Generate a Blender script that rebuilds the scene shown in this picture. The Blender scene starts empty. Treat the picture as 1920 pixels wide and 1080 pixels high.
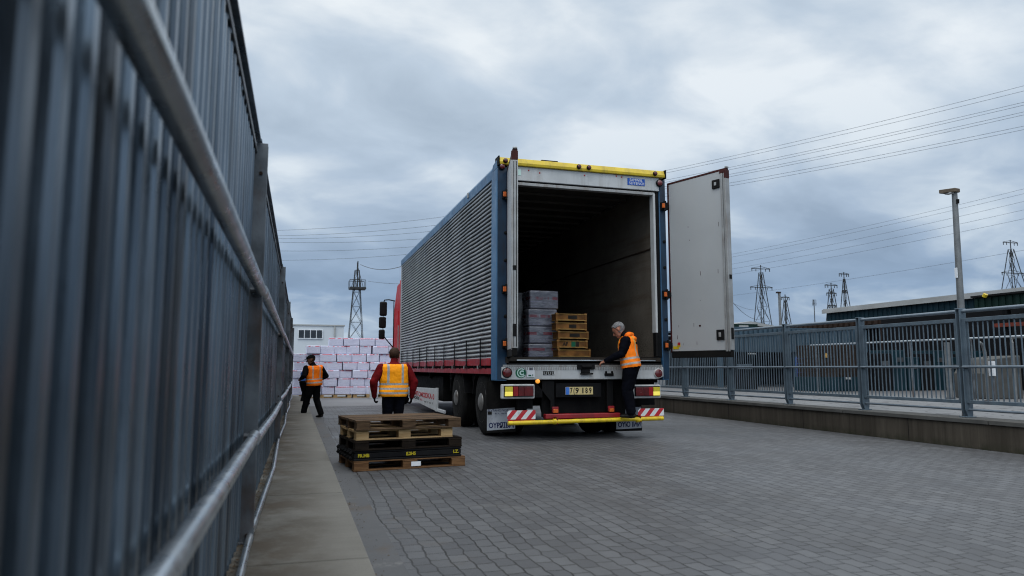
import bpy, bmesh, math, random
import numpy as np
from mathutils import Vector, Matrix, noise as mnoise
random.seed(7)
R = math.radians
SC = bpy.context.scene
COL = SC.collection
S = 1.3                     # metres per building unit (applied to every top-level object at the end)
CH = 1.02                   # eye height in building units
YAW, PITCH, FPX = R(16.8), R(6.336), 1351.0

# ------------------------------------------------------------------ placement helper
_Rv = Vector((math.cos(YAW), -math.sin(YAW), 0))
_Fv = Vector((math.sin(YAW)*math.cos(PITCH), math.cos(YAW)*math.cos(PITCH), math.sin(PITCH)))
_Uv = _Rv.cross(_Fv)
def sight(u, v): return _Fv + _Rv*((u-960)/FPX) + _Uv*((540-v)/FPX)
def atY(u, v, y):
    d = sight(u, v); t = y/d.y
    return Vector((d.x*t, y, CH+d.z*t))
def atX(u, v, x):
    d = sight(u, v); t = x/d.x
    return Vector((x, d.y*t, CH+d.z*t))

# ------------------------------------------------------------------ materials
MAT = {}
class NT:
    def __init__(s, name):
        m = bpy.data.materials.new(name); m.use_nodes = True
        s.m = m; s.t = m.node_tree; s.n = s.t.nodes; s.l = s.t.links
        s.b = s.n['Principled BSDF']; s._tc = None
        MAT[name] = m
    def new(s, t, **kw):
        n = s.n.new(t)
        for k, v in kw.items(): setattr(n, k, v)
        return n
    def put(s, sock, v):
        if hasattr(v, 'is_linked') or hasattr(v, 'links'): s.l.new(v, sock)
        elif isinstance(v, (tuple, list)) and len(v) == 3 and sock.type == 'RGBA': sock.default_value = (*v, 1)
        else: sock.default_value = v
    def obj(s):
        if not s._tc: s._tc = s.new('ShaderNodeTexCoord')
        return s._tc.outputs['Object']
    def mapping(s, vec, scale=(1,1,1), rot=(0,0,0), loc=(0,0,0)):
        n = s.new('ShaderNodeMapping'); s.l.new(vec, n.inputs['Vector'])
        n.inputs['Scale'].default_value = scale; n.inputs['Rotation'].default_value = rot; n.inputs['Location'].default_value = loc
        return n.outputs[0]
    def noise(s, vec, scale, detail=5, rough=.55, dist=0, col=False):
        n = s.new('ShaderNodeTexNoise'); s.l.new(vec, n.inputs['Vector'])
        n.inputs['Scale'].default_value = scale; n.inputs['Detail'].default_value = detail
        n.inputs['Roughness'].default_value = rough; n.inputs['Distortion'].default_value = dist
        return n.outputs['Color' if col else 'Fac']
    def math(s, op, a, b=0, c=0, clamp=False):
        n = s.new('ShaderNodeMath', operation=op); n.use_clamp = clamp
        s.put(n.inputs[0], a); s.put(n.inputs[1], b); s.put(n.inputs[2], c)
        return n.outputs[0]
    def vmath(s, op, a, b=(0,0,0)):
        n = s.new('ShaderNodeVectorMath', operation=op)
        s.put(n.inputs[0], a); s.put(n.inputs[1], b)
        return n.outputs['Vector'] if op not in ('DOT_PRODUCT', 'LENGTH', 'DISTANCE') else n.outputs['Value']
    def ramp(s, f, stops, interp='LINEAR'):
        n = s.new('ShaderNodeValToRGB'); s.l.new(f, n.inputs[0]); cr = n.color_ramp; cr.interpolation = interp
        while len(cr.elements) < len(stops): cr.elements.new(.5)
        for e, (p, c) in zip(cr.elements, stops):
            e.position = p; e.color = (c, c, c, 1) if isinstance(c, (int, float)) else (*c, 1)
        return n.outputs[0]
    def step(s, f, lo, hi):
        n = s.new('ShaderNodeMapRange'); s.l.new(f, n.inputs[0]); n.inputs[1].default_value = lo; n.inputs[2].default_value = hi
        return n.outputs[0]
    def mix(s, f, a, b, mode='MIX'):
        n = s.new('ShaderNodeMix', data_type='RGBA', blend_type=mode)
        s.put(n.inputs[0], f); s.put(n.inputs[6], a); s.put(n.inputs[7], b)
        return n.outputs[2]
    def sep(s, v):
        n = s.new('ShaderNodeSeparateXYZ'); s.l.new(v, n.inputs[0]); return n.outputs
    def comb(s, x, y, z):
        n = s.new('ShaderNodeCombineXYZ'); s.put(n.inputs[0], x); s.put(n.inputs[1], y); s.put(n.inputs[2], z); return n.outputs[0]
    def bump(s, h, strength=.3, dist=.01):
        n = s.new('ShaderNodeBump'); s.l.new(h, n.inputs['Height']); n.inputs['Strength'].default_value = strength
        n.inputs['Distance'].default_value = dist; s.l.new(n.outputs[0], s.b.inputs['Normal'])
    def out(s, color=None, rough=None, metal=None):
        if color is not None: s.put(s.b.inputs['Base Color'], color)
        if rough is not None: s.put(s.b.inputs['Roughness'], rough)
        if metal is not None: s.b.inputs['Metallic'].default_value = metal
        return s.m

def pm(name, c1, c2=None, rough=.6, metal=0, ns=5, bump=0, bs=60, dirt=None, dirt_amt=.5, dirt_scale=(9, 9, 1.2), spec=None, rnd=0, emit=0, coat=0, stretch=(1,1,1), boards=None):
    """painted / metal / cloth surface: two tones broken up by noise, optional run-off dirt, optional bump"""
    k = NT(name)
    o = k.obj()
    c2 = c2 or tuple(x*.8 for x in c1)
    so = k.mapping(o, stretch) if stretch != (1,1,1) else o
    col = k.mix(k.ramp(k.noise(so, ns, 6), [(.35, 0.), (.66, 1.)]), c1, c2)
    r = rough
    if dirt:
        d = k.ramp(k.noise(k.mapping(o, dirt_scale), 1.0, 6, .65), [(.5, 0.), (.74, dirt_amt)])
        col = k.mix(d, col, dirt)
    if boards:
        wn = k.new('ShaderNodeTexWhiteNoise', noise_dimensions='1D'); k.l.new(k.math('FLOOR', k.math('DIVIDE', k.math('ADD', k.sep(o)[1], boards[0]), boards[1])), wn.inputs['W'])
        col = k.mix(1.0, col, k.ramp(wn.outputs['Value'], [(0, .50), (1, 1.3)]), 'MULTIPLY')
    if rnd:
        oi = k.new('ShaderNodeObjectInfo')
        col = k.mix(1.0, col, k.ramp(oi.outputs['Random'], [(0, 1-rnd), (1, 1.0)]), 'MULTIPLY')
    k.out(col, k.ramp(k.noise(o, ns*2.3, 4), [(.3, max(0., rough-.1)), (.7, min(1., rough+.12))]), metal)
    if spec is not None: k.b.inputs['Specular IOR Level'].default_value = spec
    if coat: k.b.inputs['Coat Weight'].default_value = coat
    if bump: k.bump(k.noise(so, bs, 4), bump, .006)
    if spec is None and not metal and rough > .45: k.b.inputs['Specular IOR Level'].default_value = .12 if max(c1) < .06 else .22
    if emit:
        k.put(k.b.inputs['Emission Color'], c1); k.b.inputs['Emission Strength'].default_value = emit
    return k.m

def build_materials():
    pm('galvanised', (.20, .262, .325), (.040, .058, .080), .33, .72, 1.1, .15, 90, (.085, .07, .052), .7, (9, 9, .7), stretch=(1, 6, .5))
    pm('galvanised_dark', (.15, .17, .19), (.05, .058, .066), .5, .4, 4, .2, 70, (.085, .045, .025), .85, (7, 7, 2.2))
    pm('rail_steel', (.52, .56, .59), (.33, .365, .39), .30, .85, 4, .08, 60, (.09, .07, .05), .35, (6, 2, 6))
    pm('fence_paint', (.0966, .1334, .1656), (.0662, .0938, .1196), .5, .15, 6, .08, 60, (.05, .05, .05), .4)
    pm('fence_tube', (.17, .21, .25), (.12, .15, .18), .4, .4, 6)
    pm('trailer_blue', (.03420, .11780, .22800), (.02280, .08360, .17480), .42, 0, 3, .03, 40, (.03, .04, .05), .5)
    pm('trailer_blue_dark', (.00646, .03035, .06647), (.00365, .01734, .03970), .4, 0, 4, .03, 40, (.015, .015, .02), .7)
    pm('trailer_yellow', (.5880, .4305, .0084), (.4410, .3150, .0105), .42, 0, 4, .03, 40, (.10, .07, .02), .5)
    pm('bar_yellow', (.70, .52, .010), (.58, .40, .012), .42, 0, 8, .03, 40, (.12, .07, .02), .6, (14, 6, 6))
    pm('trailer_white', (.4592, .4756, .4838), (.3772, .3936, .4018), .42, 0, 3, .02, 40, (.17, .14, .11), .45, (7, 7, .8))
    pm('door_white', (.3440, .3560, .3640), (.3120, .3240, .3320), .4, 0, 1.2, .015, 30, (.36, .33, .28), .14, (3, 3, .5))
    pm('trailer_alu', (.3400, .3485, .3485), (.2465, .2465, .2422), .45, .4, 5, .04, 60, (.15, .10, .07), .6, (16, 16, 1.5))
    pm('curtain_silver', (.36120, .36980, .37410), (.24080, .24940, .25370), .36, .5, 1.2, .03, 60, (.20, .19, .18), .35, (1.2, .5, 5))
    pm('red_paint', (.30, .012, .018), (.20, .009, .014), .38, 0, 3, .03, 40, (.05, .02, .02), .5)
    pm('cab_red', (.42, .010, .014), (.36, .009, .012), .45, 0, 2, spec=.2)
    pm('maroon', (.055, .014, .013), (.035, .011, .010), .5, 0, 8)
    pm('black_steel', (.00424, .00448, .00536), (.00776, .00776, .00840), .65, 0, 6, .1, 60, (.03, .026, .022), .3)
    pm('chassis', (.00294, .00315, .00392), (.00539, .00539, .00588), .8, 0, 4, .1, 60, (.022, .019, .016), .4)
    pm('rubber', (.00450, .00450, .00487), (.00825, .00788, .00750), .85, 0, 6, .15, 80, (.026, .024, .021), .3, (4, 4, 4))
    pm('rim_steel', (.24, .24, .24), (.13, .125, .12), .5, .55, 5, .1, 60, (.05, .04, .03), .7, (5, 5, 5))
    pm('plastic_black', (.00480, .00480, .00560), (.00800, .00800, .00880), .5, 0, 6)
    pm('mirror_glass', (.015, .016, .018), (.012, .012, .014), .06, 0, 3)
    pm('window_glass', (.02, .026, .032), (.013, .017, .022), .08, 0, 3)
    pm('lens_red', (.30, .006, .008), (.20, .004, .006), .14, 0, 12, .1, 160, coat=.5)
    pm('lens_dark_red', (.11, .005, .006), (.07, .004, .005), .16, 0, 12, .1, 160, coat=.5)
    pm('lens_yellow', (.62, .52, .04), (.50, .40, .02), .2, 0, 12, .1, 160, coat=.4)
    pm('lens_lit', (.95, .80, .14), (.85, .66, .10), .2, 0, 12, .1, 160, emit=.35)
    pm('lamp_amber', (.95, .38, .05), (.9, .3, .03), .3, 0, 20, emit=.7)
    pm('reflector_orange', (.60, .13, .015), (.42, .08, .01), .3, 0, 20, .1, 160)
    pm('lamp_bezel', (.4680, .4770, .4770), (.3600, .3600, .3600), .4, 0, 8, dirt=(.15, .12, .1), dirt_amt=.5)
    pm('plate_yellow', (.62, .50, .23), (.50, .40, .18), .45, 0, 14)
    pm('plate_blue', (.03, .13, .50), (.05, .2, .6), .4, 0, 20)
    pm('flap_white', (.3570, .3825, .4250), (.2550, .2805, .3230), .6, 0, 5, dirt=(.06, .055, .05), dirt_amt=.8, dirt_scale=(4, 4, 3))
    pm('ink_navy', (.010, .018, .075), (.006, .010, .045), .6)
    pm('ink_black', (.010, .009, .008), (.02, .018, .015), .6)
    pm('ink_red', (.42, .02, .025), (.26, .012, .02), .6)
    pm('ink_blue', (.02, .10, .42), (.015, .07, .33), .5)
    pm('ink_white', (.6750, .7020, .7380), (.5850, .6120, .6480), .5)
    pm('ink_yellow', (.45000, .37200, .01800), (.36000, .28800, .01200), .6)
    pm('ink_green', (.004, .11, .055), (.003, .075, .04), .5)
    pm('sticker_pale', (.50, .66, .60), (.42, .58, .54), .5)
    pm('guard_white', (.46, .48, .50), (.38, .40, .42), .45, 0, 3, dirt=(.2, .18, .16), dirt_amt=.5)
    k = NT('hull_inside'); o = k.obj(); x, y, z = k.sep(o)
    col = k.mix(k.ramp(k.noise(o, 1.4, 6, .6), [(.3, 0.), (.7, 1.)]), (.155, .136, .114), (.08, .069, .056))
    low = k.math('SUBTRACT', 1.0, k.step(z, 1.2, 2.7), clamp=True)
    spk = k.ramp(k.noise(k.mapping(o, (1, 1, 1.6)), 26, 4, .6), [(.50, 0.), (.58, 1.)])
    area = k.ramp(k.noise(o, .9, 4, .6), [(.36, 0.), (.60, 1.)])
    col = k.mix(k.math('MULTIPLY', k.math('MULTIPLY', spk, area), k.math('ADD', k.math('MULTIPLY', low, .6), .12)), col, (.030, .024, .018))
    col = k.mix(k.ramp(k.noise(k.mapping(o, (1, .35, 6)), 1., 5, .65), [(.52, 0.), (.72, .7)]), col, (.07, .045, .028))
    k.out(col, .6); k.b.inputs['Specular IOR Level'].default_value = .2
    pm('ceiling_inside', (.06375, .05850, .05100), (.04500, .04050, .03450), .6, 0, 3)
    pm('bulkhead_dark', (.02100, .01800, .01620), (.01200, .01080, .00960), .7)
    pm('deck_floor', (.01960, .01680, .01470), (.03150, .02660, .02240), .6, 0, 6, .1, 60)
    pm('pallet_brown', (.135, .083, .045), (.040, .023, .012), .78, 0, 9, .35, 90, (.02, .014, .009), .6, (2, 9, 9), rnd=.2, stretch=(.5, 4, 4), boards=(.45, .1))
    pm('pallet_pale', (.46, .32, .165), (.34, .22, .10), .75, 0, 9, .3, 90, (.16, .09, .04), .4, (2, 9, 9), rnd=.15, stretch=(.5, 4, 4))
    pm('pallet_dark', (.01768, .01224, .00816), (.00884, .00612, .00476), .8, 0, 9, .3, 90, rnd=.2, stretch=(.5, 4, 4))
    pm('pallet_tan', (.1980, .1035, .0450), (.1080, .0522, .0216), .78, 0, 9, .3, 90, (.05, .028, .014), .6, (2, 9, 9), rnd=.15, stretch=(.5, 4, 4))
    pm('pallet_black', (.005, .005, .006), (.009, .009, .0095), .5, 0, 6, .05, 80)
    pm('crate_ochre', (.25, .108, .024), (.09, .038, .010), .65, 0, 7, .2, 80, (.07, .035, .012), .6, (4, 4, 3), rnd=.2)
    pm('crate_edge', (.46, .29, .095), (.28, .155, .045), .6, 0, 9)
    pm('soil', (.03, .028, .02), (.055, .045, .03), .95, 0, 30, .5, 90)
    pm('wall_white', (.4920, .5330, .5740), (.4592, .5002, .5412), .6, 0, .7, dirt=(.42, .45, .48), dirt_amt=.4, dirt_scale=(.7, .7, .15))
    pm('shed_teal', (.008, .030, .042), (.006, .022, .031), .55, 0, 2, dirt=(.02, .02, .02), dirt_amt=.4)
    pm('shed_blue', (.040, .076, .108), (.030, .058, .084), .5, .1, 3, dirt=(.03, .035, .04), dirt_amt=.5)
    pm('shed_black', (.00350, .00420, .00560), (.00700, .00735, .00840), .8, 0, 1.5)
    pm('shed_green', (.007, .022, .018), (.005, .016, .013), .6, 0, 2)
    pm('roof_white', (.34, .35, .35), (.26, .265, .26), .55, 0, .8, dirt=(.20, .19, .17), dirt_amt=.6, dirt_scale=(.5, .2, 3))
    pm('rust', (.034, .021, .016), (.020, .014, .011), .8, 0, 5, .3, 40)
    pm('rust_beam', (.16, .030, .016), (.10, .02, .012), .7, 0, 5)
    pm('pylon_steel', (.014, .016, .018), (.024, .026, .027), .6, .3, 4)
    pm('wire', (.11, .125, .15), (.09, .105, .125), .6, .2, 4)
    pm('lamp_post', (.19, .20, .205), (.12, .128, .132), .5, .4, 5, .1, 50, (.09, .08, .07), .6, (14, 14, 1))
    pm('lamp_wood', (.12, .095, .07), (.075, .06, .045), .75, 0, 8, .2, 60)
    pm('concrete_pale', (.07875, .07875, .07500), (.05250, .05250, .05025), .8, 0, 3, .2, 50, (.10, .095, .085), .5, (2, 2, 2))
    pm('brown_crate', (.030, .022, .018), (.018, .014, .012), .8, 0, 3, .2, 50)
    pm('drum_white', (.6, .62, .64), (.5, .52, .54), .5)
    pm('barrel_blue', (.015, .08, .36), (.012, .06, .28), .45)
    pm('cloth_navy', (.00330, .00390, .00780), (.00240, .00270, .00480), .9, 0, 9, .25, 70, spec=.06)
    pm('cloth_black', (.00358, .00358, .00455), (.00585, .00585, .00650), .9, 0, 9, .25, 70, spec=.06)
    pm('cloth_red', (.15, .008, .010), (.075, .005, .007), .9, 0, 8, .25, 60, spec=.06)
    pm('cloth_blue', (.02, .09, .30), (.015, .06, .2), .85, 0, 8, .25, 60)
    pm('boot', (.009, .008, .008), (.015, .013, .012), .55, 0, 9)
    pm('skin', (.40, .19, .13), (.34, .14, .09), .5, 0, 12)
    pm('skin_tan', (.26, .12, .075), (.19, .085, .05), .5, 0, 12)
    pm('hair_grey', (.22950, .22950, .23375), (.10200, .10200, .10625), .7, 0, 45, .5, 140)
    pm('hair_brown', (.04500, .02340, .01440), (.02520, .01440, .00900), .7, 0, 45, .5, 140)
    pm('eye_dark', (.02, .015, .012), None, .2)
    pm('hood_orange', (.95, .20, .010), (.8, .15, .008), .7, 0, 9, .2, 60)
    pm('white_tag', (.75, .77, .8), None, .5)
    pm('leaf', (.11, .07, .035), (.045, .03, .018), .8, 0, 30)
    pm('film_black', (.00720, .00780, .01020), (.01080, .01140, .01440), .3, 0, 6, .3, 30)
    pm('bird_wire', (.03, .03, .035), None, .7)

    # --- interlocking pavers
    k = NT('pavers'); o = k.obj(); x, y, z = k.sep(o)
    zig = k.math('MULTIPLY', k.math('PINGPONG', y, .076), .10)
    warp = k.noise(k.mapping(o, (1, 1, 0)), .55, 3, .5, 0, True)
    wv = k.sep(k.vmath('SUBTRACT', warp, (.5, .5, .5)))
    zag = k.math('MULTIPLY', k.math('PINGPONG', x, .052), .08)
    fine = k.sep(k.vmath('SUBTRACT', k.noise(o, 6.5, 3, .6, 0, True), (.5, .5, .5)))
    xx = k.math('ADD', k.math('ADD', k.math('ADD', x, zig), k.math('MULTIPLY', wv[0], .22)), k.math('MULTIPLY', fine[0], .03))
    yy = k.math('ADD', k.math('ADD', k.math('ADD', y, zag), k.math('MULTIPLY', wv[1], .30)), k.math('MULTIPLY', fine[1], .03))
    b = k.new('ShaderNodeTexBrick'); b.offset = .5; b.squash = 1.0
    k.l.new(k.comb(yy, xx, 0), b.inputs['Vector'])
    b.inputs['Scale'].default_value = 1; b.inputs['Brick Width'].default_value = .152; b.inputs['Row Height'].default_value = .104
    b.inputs['Mortar Size'].default_value = .0050; b.inputs['Mortar Smooth'].default_value = .1; b.inputs['Bias'].default_value = 0
    b.inputs['Color1'].default_value = (0.0635, 0.0660, 0.0720, 1); b.inputs['Color2'].default_value = (0.0968, 0.1006, 0.1068, 1); b.inputs['Mortar'].default_value = (.085, .088, .094, 1)
    big = k.ramp(k.noise(o, .35, 5, .6), [(.3, .80), (.72, 1.16)])
    col = k.mix(1.0, b.outputs['Color'], big, 'MULTIPLY')
    col = k.mix(k.ramp(k.noise(o, 38, 4, .7), [(.35, .0), (.8, .35)]), col, (.055, .055, .057))
    open_ = k.ramp(k.noise(k.mapping(o, (1, 1, 1), loc=(2, 8, 0)), 2.4, 5, .7), [(.30, .60), (.55, 1.)])
    col = k.mix(k.math('MULTIPLY', b.outputs['Fac'], open_), col, (.011, .0105, .010))
    trk = k.ramp(k.noise(k.mapping(o, (2.2, .12, 1)), 1.0, 4, .6), [(.48, 0.), (.66, .50)]); col = k.mix(trk, col, (.048, .048, .050))
    oil = k.ramp(k.noise(k.mapping(o, (1, 1, 1), loc=(4, 1, 0)), .8, 5, .62), [(.60, 0.), (.70, .55)]); col = k.mix(oil, col, (.045, .044, .044))
    lite = k.ramp(k.noise(k.mapping(o, (1, .6, 1), loc=(9, 5, 0)), 1.3, 6, .7), [(.60, 0.), (.76, .35)]); col = k.mix(lite, col, (.17, .168, .16))
    edge = k.math('SUBTRACT', 1.0, k.step(x, .45, 1.15), clamp=True)
    moss = k.math('MULTIPLY', edge, k.ramp(k.noise(o, 2.6, 6, .7), [(.52, 0.), (.70, .75)]))
    col = k.mix(moss, col, (.066, .046, .027))
    k.out(col, k.ramp(k.noise(o, 1.1, 5), [(.3, .42), (.7, .66)])); k.b.inputs['Specular IOR Level'].default_value = .35
    hgt = k.math('ADD', k.math('MULTIPLY', b.outputs['Fac'], -1.0), k.math('MULTIPLY', k.noise(o, 60, 3), .25))
    k.bump(k.math('ADD', hgt, k.math('MULTIPLY', k.noise(o, 5, 3), 1.2)), .6, .006)

    # --- concrete slab walk along the metal fence
    k = NT('slab'); o = k.obj(); x, y, z = k.sep(o)
    n1 = k.noise(o, 1.6, 6, .65); n2 = k.noise(k.mapping(o, (2.2, 26, 1)), 1.0, 4, .6)
    col = k.mix(k.ramp(n1, [(.3, 0.), (.7, 1.)]), (.142, .137, .123), (.205, .198, .178))
    col = k.mix(k.ramp(n2, [(.35, .0), (.75, .22)]), col, (.088, .083, .072))
    wet = k.math('SUBTRACT', 1.0, k.step(x, -.18, .30), clamp=True)
    col = k.mix(k.math('MULTIPLY', wet, k.ramp(k.noise(o, 3.0, 6, .7), [(.40, 0.), (.58, .9)])), col, (.055, .033, .013))
    col = k.mix(k.math('MULTIPLY', wet, k.ramp(k.noise(k.mapping(o, (1, 1, 1), loc=(7, 3, 1)), 1.4, 5, .7), [(.36, 0.), (.60, .75)])), col, (.062, .057, .048))
    col = k.mix(k.ramp(k.noise(o, 70, 4, .8), [(.4, 0.), (.8, .35)]), col, (.085, .08, .07))
    k.out(col, .8); k.b.inputs['Specular IOR Level'].default_value = .2; k.bump(k.noise(o, 55, 4), .25, .005)

    # --- gutter strip
    k = NT('gutter'); o = k.obj(); x, y, z = k.sep(o)
    col = k.mix(k.ramp(k.noise(o, 2.2, 6, .65), [(.3, 0.), (.7, 1.)]), (.0600, .0624, .0672), (.0816, .0832, .0864))
    col = k.mix(k.ramp(k.noise(k.mapping(o, (1, .6, 1)), 1.7, 6, .7), [(.54, 0.), (.68, .8)]), col, (.075, .05, .028))
    col = k.mix(k.ramp(k.noise(k.mapping(o, (1, 1, 1), loc=(3, 9, 2)), 2.5, 6, .75), [(.62, 0.), (.72, .5)]), col, (.20, .20, .195))
    k.out(col, .7); k.bump(k.noise(o, 60, 4), .3, .005)

    # --- smooth yard concrete
    k = NT('yard'); o = k.obj()
    col = k.mix(k.ramp(k.noise(o, .5, 6, .6), [(.3, 0.), (.7, 1.)]), (.1200, .1240, .1320), (.1600, .1640, .1720))
    col = k.mix(k.ramp(k.noise(o, 4, 6, .7), [(.55, 0.), (.75, .4)]), col, (.10, .10, .105))
    k.out(col, .6); k.bump(k.noise(o, 30, 4), .15, .005)

    # --- low retaining wall, run-off streaks
    k = NT('low_wall'); o = k.obj(); x, y, z = k.sep(o)
    st = k.noise(k.mapping(o, (1, 9, .35)), 1.0, 6, .7)
    col = k.mix(k.ramp(st, [(.34, 0.), (.68, 1.)]), (.038, .032, .025), (.078, .067, .054))
    col = k.mix(k.ramp(k.noise(k.mapping(o, (1, 1.2, .6)), 1.0, 5), [(.45, 0.), (.7, .7)]), col, (.027, .023, .018))
    col = k.mix(k.math('MULTIPLY', k.math('SUBTRACT', 1.0, k.step(z, .0, .11), clamp=True), k.ramp(k.noise(o, 6, 5, .7), [(.35, 0.), (.6, .9)])), col, (.022, .024, .014))
    joint = k.math('LESS_THAN', k.math('PINGPONG', k.math('ADD', y, .55), 1.1), .008)
    col = k.mix(joint, col, (.015, .013, .012))
    k.out(col, .85); k.b.inputs['Specular IOR Level'].default_value = .15; k.bump(k.noise(o, 40, 4), .3, .005)

    # --- pale cracked quay ground
    k = NT('quay'); o = k.obj()
    v = k.new('ShaderNodeTexVoronoi', feature='DISTANCE_TO_EDGE'); wob = k.noise(o, 3.0, 3, .5, 0, True)
    k.l.new(k.vmath('ADD', o, k.vmath('SCALE', wob, (0, 0, 0))), v.inputs['Vector']); v.inputs['Scale'].default_value = 2.6
    v2 = k.new('ShaderNodeVectorMath', operation='MULTIPLY_ADD'); k.l.new(wob, v2.inputs[0]); v2.inputs[1].default_value = (.3, .3, 0); k.l.new(o, v2.inputs[2])
    k.l.new(v2.outputs[0], v.inputs['Vector'])
    crack = k.math('LESS_THAN', v.outputs['Distance'], .035)
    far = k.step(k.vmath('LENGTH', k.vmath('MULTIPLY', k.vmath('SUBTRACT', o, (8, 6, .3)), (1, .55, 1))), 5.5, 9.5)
    col = k.mix(k.ramp(k.noise(o, 1.2, 5), [(.3, 0.), (.7, 1.)]), (.11, .115, .12), (.15, .155, .16))
    col = k.mix(k.math('MULTIPLY', crack, .8), col, (.05, .05, .055))
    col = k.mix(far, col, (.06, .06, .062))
    k.out(col, .75)

    # --- red/white hazard board
    k = NT('hazard'); o = k.obj(); x, y, z = k.sep(o)
    ux = k.math('ABSOLUTE', k.math('SUBTRACT', x, 4.06-2.76+.03))
    f = k.math('FRACT', k.math('MULTIPLY', k.math('ADD', ux, k.math('MULTIPLY', z, .85)), 6.6))
    col = k.mix(k.math('LESS_THAN', f, .5), (.42, .012, .022), (.60, .62, .64))
    col = k.mix(k.ramp(k.noise(o, 14, 5), [(.55, 0.), (.75, .35)]), col, (.18, .14, .13))
    k.out(col, .4)

    # --- white wrapped packs (print belongs to the wrap)
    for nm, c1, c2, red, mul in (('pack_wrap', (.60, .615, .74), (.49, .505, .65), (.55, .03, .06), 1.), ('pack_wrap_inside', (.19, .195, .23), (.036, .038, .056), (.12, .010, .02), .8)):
        k = NT(nm); o = k.obj(); oi = k.new('ShaderNodeObjectInfo')
        oo = k.vmath('ADD', o, k.vmath('SCALE', oi.outputs['Random'], (0, 0, 0)))
        rv = k.comb(k.math('MULTIPLY', oi.outputs['Random'], 31.), k.math('MULTIPLY', oi.outputs['Random'], 17.), 0)
        oo = k.vmath('ADD', o, rv); x, y, z = k.sep(o)
        crumple = k.noise(k.mapping(oo, (5, 5, 16)), 1.0, 5, .65, .6)
        col = k.mix(k.ramp(crumple, [(.3, 0.), (.7, 1.)]), c1, c2)
        if nm == 'pack_wrap': zr = (.100, .128, -.09)
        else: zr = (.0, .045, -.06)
        band = k.math('MULTIPLY', k.math('GREATER_THAN', z, zr[0]), k.math('LESS_THAN', z, zr[1]))
        brk = k.ramp(k.noise(k.mapping(oo, (7, 7, 1)), 1.0, 3), [(.45, 0.), (.52, 1.)])
        col = k.mix(k.math('MULTIPLY', k.math('MULTIPLY', band, brk), .9), col, red)
        ln = k.math('MULTIPLY', k.math('LESS_THAN', k.math('FRACT', k.math('MULTIPLY', z, 26.)), .22), k.math('LESS_THAN', z, zr[0]-.02))
        tx = k.ramp(k.noise(k.mapping(oo, (26, 26, 30)), 1.0, 2), [(.45, 0.), (.55, .45)])
        col = k.mix(k.math('MULTIPLY', ln, tx), col, (.22, .2, .33))
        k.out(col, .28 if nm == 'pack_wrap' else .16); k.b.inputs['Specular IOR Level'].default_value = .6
        k.bump(crumple, .6, .02)

    # --- reflective vests : 'rest' attribute = (across, front, height) on the wearer's torso
    def vest(nm, c1, c2, stripes, bands, silver, tint=None):
        k = NT(nm); at = k.new('ShaderNodeAttribute', attribute_name='rest'); u, f, h = k.sep(at.outputs['Vector'])
        col = k.mix(k.ramp(k.noise(at.outputs['Vector'], 5, 5), [(.3, 0.), (.7, 1.)]), c1, c2)
        rough = .75
        m = None
        for (c, w, lo, hi) in stripes:
            s_ = k.math('MULTIPLY', k.math('LESS_THAN', k.math('ABSOLUTE', k.math('SUBTRACT', u, c)), w), k.math('MULTIPLY', k.math('GREATER_THAN', h, lo), k.math('LESS_THAN', h, hi)))
            m = s_ if m is None else k.math('MAXIMUM', m, s_)
        for (lo, hi) in bands:
            s_ = k.math('MULTIPLY', k.math('GREATER_THAN', h, lo), k.math('LESS_THAN', h, hi))
            m = s_ if m is None else k.math('MAXIMUM', m, s_)
        sc = k.mix(k.ramp(k.noise(at.outputs['Vector'], 26, 3), [(.35, 0.), (.7, 1.)]), silver, tuple(a*.72 for a in silver))
        if tint: sc = k.mix(k.step(h, .26, .40), sc, tint)
        col = k.mix(m, col, sc)
        k.out(col, .62); k.b.inputs['Specular IOR Level'].default_value = .2
        k.bump(k.noise(k.mapping(at.outputs['Vector'], (1, 1, .5)), 14, 4), .8, .03)
        return k.m
    vest('vest_amber', (1.0, .37, .005), (.97, .30, .004), [(-.125, .020, .16, .60), (.125, .020, .16, .60)], [(.135, .172), (.055, .090), (-.02, .015)], (.40, .40, .38))
    vest('vest_orange', (1.0, .21, .006), (.94, .165, .005), [(-.115, .017, .14, .60), (.105, .017, .14, .60)], [(.105, .135), (.005, .045)], (.42, .40, .36))
    vest('vest_deep_orange', (1.0, .24, .008), (.92, .18, .006), [(-.112, .020, .13, .60), (.112, .020, .13, .60)], [(.105, .140), (.015, .050)], (.42, .40, .37), (.40, .42, .10))

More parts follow.
